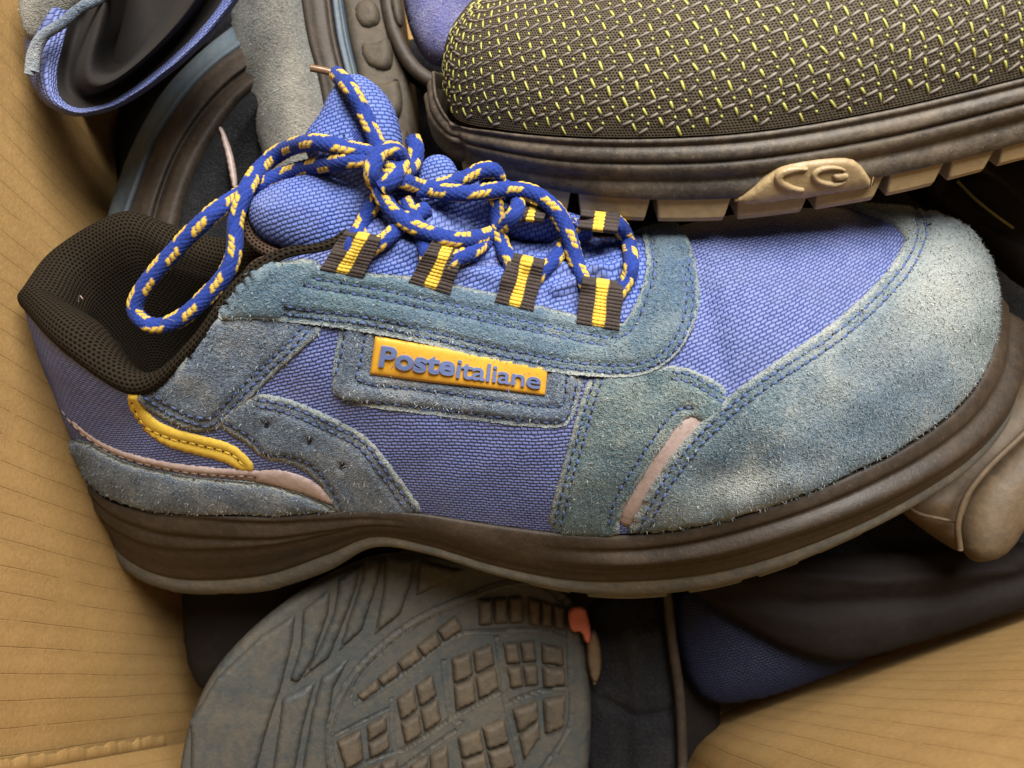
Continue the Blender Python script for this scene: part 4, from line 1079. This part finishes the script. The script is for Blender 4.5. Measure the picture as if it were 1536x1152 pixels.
B_R1 = r2([(650,108,-92),(656,150,-25),(682,186,42),(741,198,113),(838,208,175),(949,211,215),(1080,206,241),(1200,192,247),(1330,168,243),(1440,143,235),(1570,111,225),(1760,67,215),(1960,25,203)])
B_R2 = r2([(640,150,-92),(650,184,-22),(684,214,46),(748,234,118),(845,252,181),(952,258,221),(1084,256,247),(1200,243,253),(1330,220,248),(1440,194,240),(1570,160,230),(1760,115,220),(1960,70,208)])
B_R3 = r2([(646,186,-90),(658,216,-22),(694,243,44),(762,268,114),(860,288,178),(960,297,218),(1088,296,244),(1200,284,250),(1330,262,246),(1440,237,236),(1570,203,226),(1760,158,216),(1960,112,204)])
def ring2(R, grow, n=240):
    M = R.copy(); M[:, 1] = bmw * grow; return F2.conv(np.vstack([catmull(R, n), catmull(M, n)[::-1][:-1]]))
def rand_disp(G):
    P = project(G); x = P[..., 0]; v = np.linspace(0, 1, G.shape[1])[None] * np.ones(x.shape)
    f = np.clip((x - 690) / 40, 0, 1); d = 3 * np.sin(np.pi * v)
    for c in (0.30, 0.48, 0.66, 0.84): d -= (5.5 * (0.55 + 0.45 * f)) * np.exp(-((v - c) / 0.028) ** 2) 
    for c in (0.39, 0.57, 0.75): d += 2.0 * np.exp(-((v - c) / 0.06) ** 2)
    d -= 6 * np.exp(-((x - 690 - 30 * (v - .5)) / 7) ** 2) * (v < .95)
    return d
rd, RV, RF = loops_mesh('ridged_rand', [ring2(B_R1 * [1, .96, 1] - [0, 0, 25], 0.98), ring2(B_R1, 1.02), ring2(B_R1 * .5 + B_R2 * .5 + [0, 3, 0], 1.04), ring2(B_R2, 1.05), ring2(B_R3, 1.04), ring2(B_R3 * [1, .9, 1] - [0, 0, 3], 1.0)], 'rand', boot, rand_disp, per=12, cap_top=True)
RB = bvh_of(loops_mesh.raw, RF)
lug_blocks([(690,716,26),(736,778,34),(786,860,42),(866,980,42),(984,1102,42),(1106,1222,42),(1226,1332,42),(1334,1424,40),(1428,1500,38),(1504,1570,36),(1574,1650,36)], B_R3 + [0, 0, 4], F2, 150, 30, rd, 'tan_rubber', taper=8, inw=2)
# tan shield let into the rand, with the raised double-crescent mark
panel('sole_shield', [(1095,300),(1118,288),(1150,262),(1172,246),(1215,238),(1262,234),(1284,240),(1300,262),(1318,282),(1326,298),(1210,310)], 'tan_rubber', boot, RB, 7, 5, step=4, edge=2, smooth_it=1, key='shield', jitter=0.1)
sb = PANELS['shield'][2]
def crescent(cx, cy, rx, ry, a0, a1, w, name):
    A = np.radians(np.linspace(a0, a1, 40)); wv = w * np.clip(np.sin(np.linspace(0.12, 0.88, 40) * math.pi) * 1.2, 0.15, 1)
    o = np.stack([cx + rx * np.cos(A), cy + ry * np.sin(A)], 1); i = np.stack([cx + (rx - wv) * np.cos(A), cy + (ry - wv * .8) * np.sin(A)], 1)
    panel(name, np.vstack([o, i[::-1]]), 'tan_rubber', boot, RB, 4.5, 12.0, step=2, edge=1.0, smooth_it=1, jitter=0.1)
crescent(1192, 262, 34, 18, 70, 300, 13, 'emblem'); crescent(1240, 258, 28, 15, 30, 330, 10, 'emblem')
panel('emblem', [(1240,256),(1266,253),(1268,262),(1250,266)], 'tan_rubber', boot, RB, 4.5, 12.0, step=2, edge=1.0, smooth_it=1, jitter=0.1)
# toe bumper with ridges at the tip

# ------------------------------------------------------------------ the other shoes down in the box
def ZR(L, z): return [(x, y, z) if len(p) == 2 else p for p in L for (x, y) in [p[:2]]]
def closed_loft(name, rails, mat, parent, depth=120, **k):
    """A lofted skin whose first and last line are carried back in depth so that it is a body, not a sheet."""
    a = [(x, y, z - depth) for x, y, z in rails[0]]; b = [(x, y, z - depth) for x, y, z in rails[-1]]
    sh = lambda R, d: [((x - 768) * (1 - (z + d) / D) / (1 - z / D) + 768, (y - 576) * (1 - (z + d) / D) / (1 - z / D) + 576, z) for x, y, z in R]
    return loft(name, [sh(a, depth)] + list(rails) + [sh(b, depth)], mat, parent, **k)

# 1. open dark blue shoe, top left
s1 = empty('open_shoe', px(200, 60, -420), 'blue shoe with open black collar and frayed edge in the top corner', 'shoe')
o_out = [(60,-60),(42,20),(38,90),(50,132),(76,162),(120,175),(182,160),(250,115),(310,62),(356,4),(390,-50)]
o_in = [(128,-60),(112,0),(98,50),(86,105),(90,145),(122,162),(172,148),(236,104),(296,48),(334,0),(364,-50)]
o_i2 = [(150,-60),(134,0),(118,52),(106,104),(110,134),(132,148),(170,134),(226,92),(280,40),(316,-4),(344,-50)]
o_i3 = [(200,-60),(190,0),(182,40),(172,70),(170,90),(178,96),(196,86),(220,60),(246,24),(262,-10),(280,-50)]
loft('collar_edge', [ZR(o_out, -80), ZR([(x * .9 + a * .1, y * .9 + b * .1) for (x, y), (a, b) in zip(o_out, o_in)], -42), ZR([(x * .5 + a * .5, y * .5 + b * .5) for (x, y), (a, b) in zip(o_out, o_in)], -22), ZR(o_in, -36)], 'nylon', s1)
loft('lining', [ZR(o_in, -35), ZR(o_i2, -58), ZR([(x * .5 + a * .5, y * .5 + b * .5) for (x, y), (a, b) in zip(o_i2, o_i3)], 5), ZR(o_i3, -225)], 'dark', s1)
pillow('insole', [(110,-60),(100,60),(100,140),(140,170),(230,120),(330,20),(370,-60)], -245, 20, 'dark', s1, 8)
pillow('heel_counter', [(30,-60),(28,20),(40,60),(56,64),(90,36),(120,10),(150,-20),(160,-60)], -40, 30, 'suede_grey', s1, nap=0.006)
for k, dx in enumerate((0, 7)):
    tube(pxs([(44 + dx, 112, -5), (48 + dx, 82, -1), (62 + dx, 56, 5), (92 + dx, 36, 9), (118 + dx, 14, 11), (152 + dx, -4, 11), (170 + dx, -30, 9)]) + np.array([0, k * 5, 0]), 7, 'frayed_rope_edge', 'suede_heel', s1)

# 2. shoe standing on edge, its sole towards the left wall
s2 = empty('shoe_on_edge', px(280, 260, -520), 'dark shoe standing on edge behind the black collar, slate sole edge and pink strip showing', 'shoe')
e0 = [(150,380),(160,335),(176,280),(203,212),(243,142),(292,88),(345,44),(395,8)]
e1 = [(182,385),(190,340),(208,284),(236,214),(276,150),(318,106),(358,76),(402,48)]
e2 = [(222,390),(228,345),(242,290),(268,226),(304,170),(338,132),(370,106),(410,80)]
e3 = [(258,395),(264,350),(276,300),(298,244),(326,196),(352,160),(378,136),(416,112)]
e4 = [(330,400),(338,350),(346,300),(360,250),(376,210),(390,185),(404,165),(430,140)]
e5 = [(420,405),(424,350),(426,300),(430,260),(436,230),(442,210),(450,190),(470,165)]
closed_loft('outsole', [ZR(e0, -254), ZR([(x * .5 + a * .5, y * .5 + b * .5) for (x, y), (a, b) in zip(e0, e1)], -224), ZR(e1, -222)], 'strip_blue', s2)
mid = lambda A, B, t=.5: [(x * (1 - t) + a * t, y * (1 - t) + b * t) for (x, y), (a, b) in zip(A, B)]
closed_loft('midsole', [ZR(e1, -230), ZR(mid(e1, e2, .2), -210), ZR(mid(e1, e2, .75), -204), ZR(e2, -214), ZR(mid(e2, e3, .3), -200), ZR(e3, -210)], 'midsole', s2)
closed_loft('upper', [ZR(e3, -224), ZR(mid(e3, e4), -200), ZR(e4, -232), ZR(e5, -320)], 'charcoal', s2)
pillow('reflective_strip', [(326,190),(334,190),(350,230),(358,282),(348,286),(340,240)], -200, 5, 'reflective', s2, 4, round_px=6)

# 3. grey suede shoe with its sole to the right
s3 = empty('grey_suede_shoe', px(450, 120, -480), 'grey suede shoe wedged upright behind the blue tongue', 'shoe')
g0 = [(340,-60),(346,0),(350,60),(362,130),(382,195),(398,250),(404,310)]
g1 = [(372,-60),(378,0),(384,60),(398,130),(414,195),(424,250),(428,310)]
g2 = [(410,-60),(418,0),(426,60),(440,130),(452,195),(460,250),(464,310)]
g3 = [(446,-60),(452,0),(462,60),(478,120),(490,185),(498,250),(500,310)]
_, (gv, gf) = closed_loft('suede_upper', [ZR(g0, -250), ZR(g1, -178), ZR(g2, -160), ZR(g3, -196)], 'suede_grey', s3, n=90)
gn = vnormals(gv, gf); gn *= np.sign((gn * (CAMP - gv)).sum(1))[:, None]; add_nap(s3.children[-1], gv, np.vstack([gf[:, :3], gf[:, [0, 2, 3]]]), gn, 0.01)
g4 = [(492,-60),(498,0),(506,60),(520,120),(532,185),(540,250),(544,310)]
closed_loft('midsole', [ZR(g3, -204), ZR(mid(g3, g4, .3), -188), ZR(mid(g3, g4, .7), -190), ZR(g4, -200)], 'midsole', s3)
g5 = [(508,-60),(514,0),(524,60),(538,120),(550,185),(558,250),(562,310)]
closed_loft('sole_edge', [ZR(g4, -206), ZR(mid(g4, g5), -194), ZR(g5, -206)], 'strip_blue', s3)
g6 = [(590,-60),(598,0),(606,60),(614,120),(620,185),(624,250),(628,310)]
closed_loft('outsole', [ZR(g5, -214), ZR(mid(g5, g6, .4), -206), ZR(mid(g5, g6, .8), -222), ZR(g6, -250)], 'tread_lug', s3)
for q in ([(528,8),(560,-6),(574,30),(560,48),(534,44)], [(536,62),(566,66),(584,52),(592,92),(580,112),(546,104)], [(550,122),(584,126),(598,112),(606,160),(594,186),(562,170)], [(570,192),(600,200),(612,190),(618,240),(590,240)], [(582,0),(600,-10),(608,40),(594,44)]):
    pillow('lug', q, -212, 16, 'tread_lug', s3, 5, round_px=12)

# 4. violet suede shoe behind the textile shoe
s4 = empty('violet_suede_shoe', px(650, 20, -480), 'violet blue suede shoe glimpsed above the tongue tip beside the textile shoe', 'shoe')
pillow('suede_upper', [(600,-60),(604,0),(614,46),(634,88),(660,104),(700,90),(720,0),(720,-60)], -240, 60, 'suede_violet', s4, nap=0.008)
tube(pxs([(572,-60,-220),(580,0,-218),(592,50,-216),(616,96,-214),(650,122,-216),(690,124,-230)]), 13, 'midsole', 'midsole', s4)
pillow('outsole', [(560,-60),(566,20),(584,80),(610,120),(650,150),(690,150),(700,120),(640,110),(606,80),(592,30),(586,-60)], -255, 20, 'dark_leather', s4, round_px=14)

# 5. dark shoe at the right edge
s5 = empty('dark_leather_shoe', px(1500, 330, -430), 'dark brown leather shoe in the gap at the edge above the toe cap', 'shoe')
pillow('upper', [(1330,250),(1400,262),(1480,232),(1620,190),(1620,470),(1545,440),(1490,392),(1430,336),(1370,300)], -190, 60, 'dark_leather', s5, bumps=[([(1400,290),(1450,330),(1540,380)], -18, 9), ([(1430,268),(1500,330),(1560,350)], 16, 12)])
tube(pxs([(1436,272,-126),(1462,298,-122),(1492,322,-124),(1520,342,-132)]), 2.2, 'welt_thread', 'olive', s5)

# 6. scuffed brown shoe, lower right
s6 = empty('brown_shoe', px(1470, 720, -430), 'scuffed brown shoe with rounded heel poking out below the toe cap at the edge', 'shoe')
pillow('heel_side', [(1342,762),(1350,735),(1400,690),(1460,640),(1530,560),(1620,480),(1640,640),(1600,760),(1520,800),(1450,836),(1400,806)], -215, 56, 'brown_leather', s6, round_px=60)
pillow('heel_band', [(1440,822),(1438,780),(1456,730),(1490,690),(1540,640),(1630,560),(1640,700),(1580,760),(1532,786),(1510,826),(1480,844),(1456,842)], -165, 46, 'brown_leather', s6, round_px=44)
tube(pxs([(1352,752,-170),(1378,770,-160),(1410,778,-156),(1440,784,-150)]), 3.0, 'seam', 'brown_leather', s6)
tube(pxs([(1440,824,-146),(1437,786,-134),(1450,744,-126),(1482,702,-122),(1530,656,-120),(1590,600,-122)]), 5.0, 'edge_seam', 'brown_leather', s6)

# 7. navy shoe against the lower right wall
s7 = empty('navy_shoe', px(1150, 960, -480), 'dark navy shoe with brown sole lying against the lower cardboard wall', 'shoe')
pillow('toe', [(1005,880),(1012,960),(1030,1020),(1056,1052),(1090,1056),(1150,1046),(1230,1018),(1310,985),(1300,920),(1180,880),(1080,860)], -400, 60, 'navy', s7, round_px=90)
pillow('sole', [(1010,850),(1040,890),(1100,930),(1180,975),(1260,996),(1340,975),(1440,945),(1560,905),(1640,870),(1640,800),(1480,820),(1300,830),(1150,830)], -320, 44, 'dark_leather', s7, round_px=60, bumps=[([(1050,880),(1200,900),(1400,890),(1560,850)], -14, 14), ([(1150,850),(1300,862),(1500,846)], 10, 10)])

# 8. black shoe on end with a coral tag
s8 = empty('black_shoe', px(960, 1030, -520), 'black shoe standing on end between the upturned sole and the navy shoe', 'shoe')
pillow('upper', [(872,870),(1000,870),(1012,960),(1028,1060),(1034,1130),(1020,1200),(880,1200),(868,1040)], -440, 60, 'charcoal', s8, round_px=80, bumps=[([(930,880),(944,1000),(950,1180)], 16, 8), ([(905,1040),(960,1060),(1030,1052)], -14, 7), ([(900,960),(980,940)], 12, 14)])
tube(pxs([(1000,880,-372),(1008,960,-368),(1020,1050,-370),(1024,1150,-376)]), 10, 'welt', 'midsole', s8)
s9 = empty('coral_tag', px(872, 940, -400), 'small torn coral pink tag beside the upturned sole', 'tag')
pillow('tag_flap', [(853,912),(876,908),(884,930),(888,962),(878,966),(872,946),(858,950),(852,932)], -330, 5, 'coral', s9, 4, round_px=5, smooth_it=1)
pillow('pull_tab', [(880,956),(892,940),(902,970),(903,1005),(894,1030),(886,1020),(880,990)], -345, 6, 'brown_leather', s8, 5, round_px=8)

# 9. upturned sole, front
s10 = empty('upturned_shoe', px(600, 1040, -330), 'shoe lying upside down in front showing its dusty blue grey tread', 'shoe')
zs = lambda x, y: -215 - 0.26 * (x - 280) + 0.10 * (y - 1000) - 0.0
out = [(262,1230),(270,1150),(284,1080),(318,1006),(376,942),(448,886),(520,846),(576,830),(650,826),(760,840),(846,884),(878,948),(888,1050),(884,1150),(870,1230)]
_, (sv, sf) = pillow('sole_plate', out, 0, 20, 'tread', s10, 6, zfun=zs, round_px=14, back=60)
SP = bvh_of(sv, sf)
pillow('upper', [(x * .97 + 17, y * .985 + 20) for x, y in out], 0, 8, 'dark_leather', s10, 10, zfun=lambda x, y: zs(x, y) - 62, round_px=30, back=90)
cx = lambda L: [(260 + a / 2.259, 820 + b / 2.259) for a, b in L]
def bar(L, h=12, mat='tread', name='tread_bar', e=1.0, it=0, st_=5): return panel(name, cx(L), mat, s10, SP, h, 0.3, step=st_, edge=e, smooth_it=it, jitter=0.3, noise_amp=0.6)
bar([(62,590),(150,440),(300,300),(415,222),(402,330),(372,450),(322,600),(268,800),(60,800)])
bar([(440,212),(532,140),(526,220),(472,380),(425,455),(396,450),(432,330)]); bar([(560,112),(630,62),(622,130),(590,220),(530,370),(442,440),(500,330),(546,220)])
bar([(650,50),(706,30),(692,120),(640,280),(562,350),(602,220),(640,110)]); bar([(720,30),(820,40),(802,130),(770,225),(682,296),(712,140)]); bar([(836,45),(985,80),(900,128),(822,165)])
bar([(370,512),(482,452),(442,600),(404,800),(330,800),(360,600)]); bar([(502,440),(598,372),(542,480),(522,600),(522,800),(428,800),(470,560)])
def ridge(P, w, h=12): 
    c = curve2(cx(P), 70); panel('tread_ring', np.vstack([off(c, w), off(c, -w)[::-1]]), 'tread', s10, SP, h, 0.3, step=4.0, edge=1.2, smooth_it=0, jitter=0.2)
ridge([(600,900),(548,780),(528,660),(545,560),(600,450),(700,340),(840,240),(980,180),(1120,130),(1250,130),(1340,200)], 6)
ridge([(985,185),(880,225),(740,330),(640,430),(600,510)], 2.5, 5); ridge([(610,530),(720,470),(830,390),(960,300),(1100,285),(1250,285),(1340,320)], 4, 6)
ridge([(915,380),(925,480),(945,580),(985,600)], 4.5, 6); ridge([(740,510),(745,640),(770,690),(900,610),(960,570),(1110,490)], 4, 6); ridge([(545,640),(640,590),(735,545)], 3, 5); ridge([(1095,300),(1115,420),(1130,540),(1180,740)], 4.5, 6); ridge([(1130,530),(1240,490),(1340,480)], 4.5, 6); ridge([(650,730),(760,690)], 3.5, 5); ridge([(760,760),(900,660),(960,620)], 3.5, 6); ridge([(1340,200),(1345,400),(1345,600),(1260,740),(1160,850)], 5, 8)
def lugs(q, nu, nv, gap=0.10, h=15, ins=0.0):
    q = np.array(q, float)
    f = lambda u, v: (q[0] * (1 - u) + q[1] * u) * (1 - v) + (q[3] * (1 - u) + q[2] * u) * v
    for i in range(nu):
        for j in range(nv):
            u0, u1 = ins + (1 - 2 * ins) * (i + gap / 2) / nu, ins + (1 - 2 * ins) * (i + 1 - gap / 2) / nu
            v0, v1 = ins + (1 - 2 * ins) * (j + gap / 2) / nv, ins + (1 - 2 * ins) * (j + 1 - gap / 2) / nv
            panel('lug', cx([f(u0, v0), f(u1, v0), f(u1, v1), f(u0, v1)]), 'tread_lug', s10, SP, h + RNG.normal(0, 1.2), 0.3, step=4, edge=1.0, smooth_it=0, jitter=0.3, noise_amp=1.0)
lugs([(618,500),(955,225),(985,275),(640,525)], 5, 1); lugs([(752,512),(880,420),(912,585),(782,672)], 2, 2); lugs([(938,372),(1080,322),(1108,478),(952,562)], 2, 2)
lugs([(1112,320),(1225,312),(1240,470),(1140,482)], 2, 2); lugs([(1240,318),(1322,338),(1332,470),(1248,478)], 1, 2); lugs([(650,602),(722,560),(740,678),(662,722)], 1, 2); lugs([(548,652),(638,606),(650,722),(582,760)], 1, 1)
lugs([(958,640),(1122,572),(1165,740),(985,800)], 2, 2); lugs([(1142,545),(1235,512),(1245,640),(1185,730)], 1, 2); lugs([(1245,508),(1332,492),(1325,610),(1255,640)], 1, 1); lugs([(1030,172),(1182,160),(1188,260),(1032,270)], 3, 1); lugs([(1200,164),(1322,196),(1328,285),(1202,266)], 3, 1); lugs([(800,730),(930,664),(945,800),(790,840)], 2, 1); lugs([(640,745),(760,705),(770,800),(650,840)], 2, 1)

# 10. added dark filler bodies: they cover the lit floor so gaps stay dark
def filler(label, o, z, mat, sole):
    r = empty('dark_filler', px(np.mean([p[0] for p in o]), np.mean([p[1] for p in o]), -620), label, 'shoe', 'dark filler added under the heap')
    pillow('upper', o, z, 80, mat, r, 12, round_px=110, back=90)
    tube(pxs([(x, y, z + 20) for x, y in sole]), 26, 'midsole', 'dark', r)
filler('added dark filler in the shadow behind the black collar', [(215,300),(230,100),(260,-80),(560,-90),(580,300),(420,520),(260,560),(220,420)], -470, 'charcoal', [(250,180),(255,300),(270,430)])
filler('added dark filler in the gap under the textile shoe', [(560,20),(760,120),(1000,160),(1360,160),(1660,120),(1700,520),(1300,560),(900,500),(600,420)], -480, 'charcoal', [(1400,240),(1500,360),(1600,480)])
filler('added dark filler in the shadow under the arch of the upturned sole', [(420,760),(700,740),(960,780),(1080,860),(1080,1240),(820,1260),(500,1260),(400,1000)], -500, 'dark_leather', [(560,800),(760,830),(960,860)])
filler('added dark filler below the toe cap and brown heel', [(900,620),(1200,600),(1460,560),(1700,520),(1720,840),(1500,900),(1200,930),(980,880)], -440, 'charcoal', [(1180,880),(1330,850),(1500,800)])
filler('added dark filler between the left cardboard wall and the slate sole edge', [(172,170),(210,120),(330,40),(370,150),(310,320),(200,360),(182,280)], -390, 'charcoal', [(210,200),(225,260),(235,320)])
filler('added dark filler in the corner below the heel', [(275,800),(480,780),(560,880),(400,1010),(300,1050),(272,960)], -470, 'dark_leather', [(300,860),(340,900),(420,900)])

# ------------------------------------------------------------------ loose thread ends and lint caught on the top shoe
def hair(pts, r=0.55, mat='letters'): tube(over(pts), r, 'loose_thread', mat, shoe, seg=5)
hair([(470,382,6),(472,396,14),(476,408,10)]); hair([(436,566,4),(440,572,16),(450,570,20)], 0.5); hair([(385,586,4),(378,598,14),(392,604,10)], 0.8, 'hole')
hair([(606,222,10),(620,204,24),(624,200,26),(618,206,20)], 0.5, 'brown_leather'); hair([(760,575,3),(764,590,14)], 0.5); hair([(118,452,0,30),(120,444,0,40),(124,448,0,46)], 0.9, 'reflective')
hair([(240,488,0,100),(248,478,0,112),(262,482,0,114)], 0.5, 'suede_grey'); hair([(1010,760,8),(1018,772,18)], 0.5)
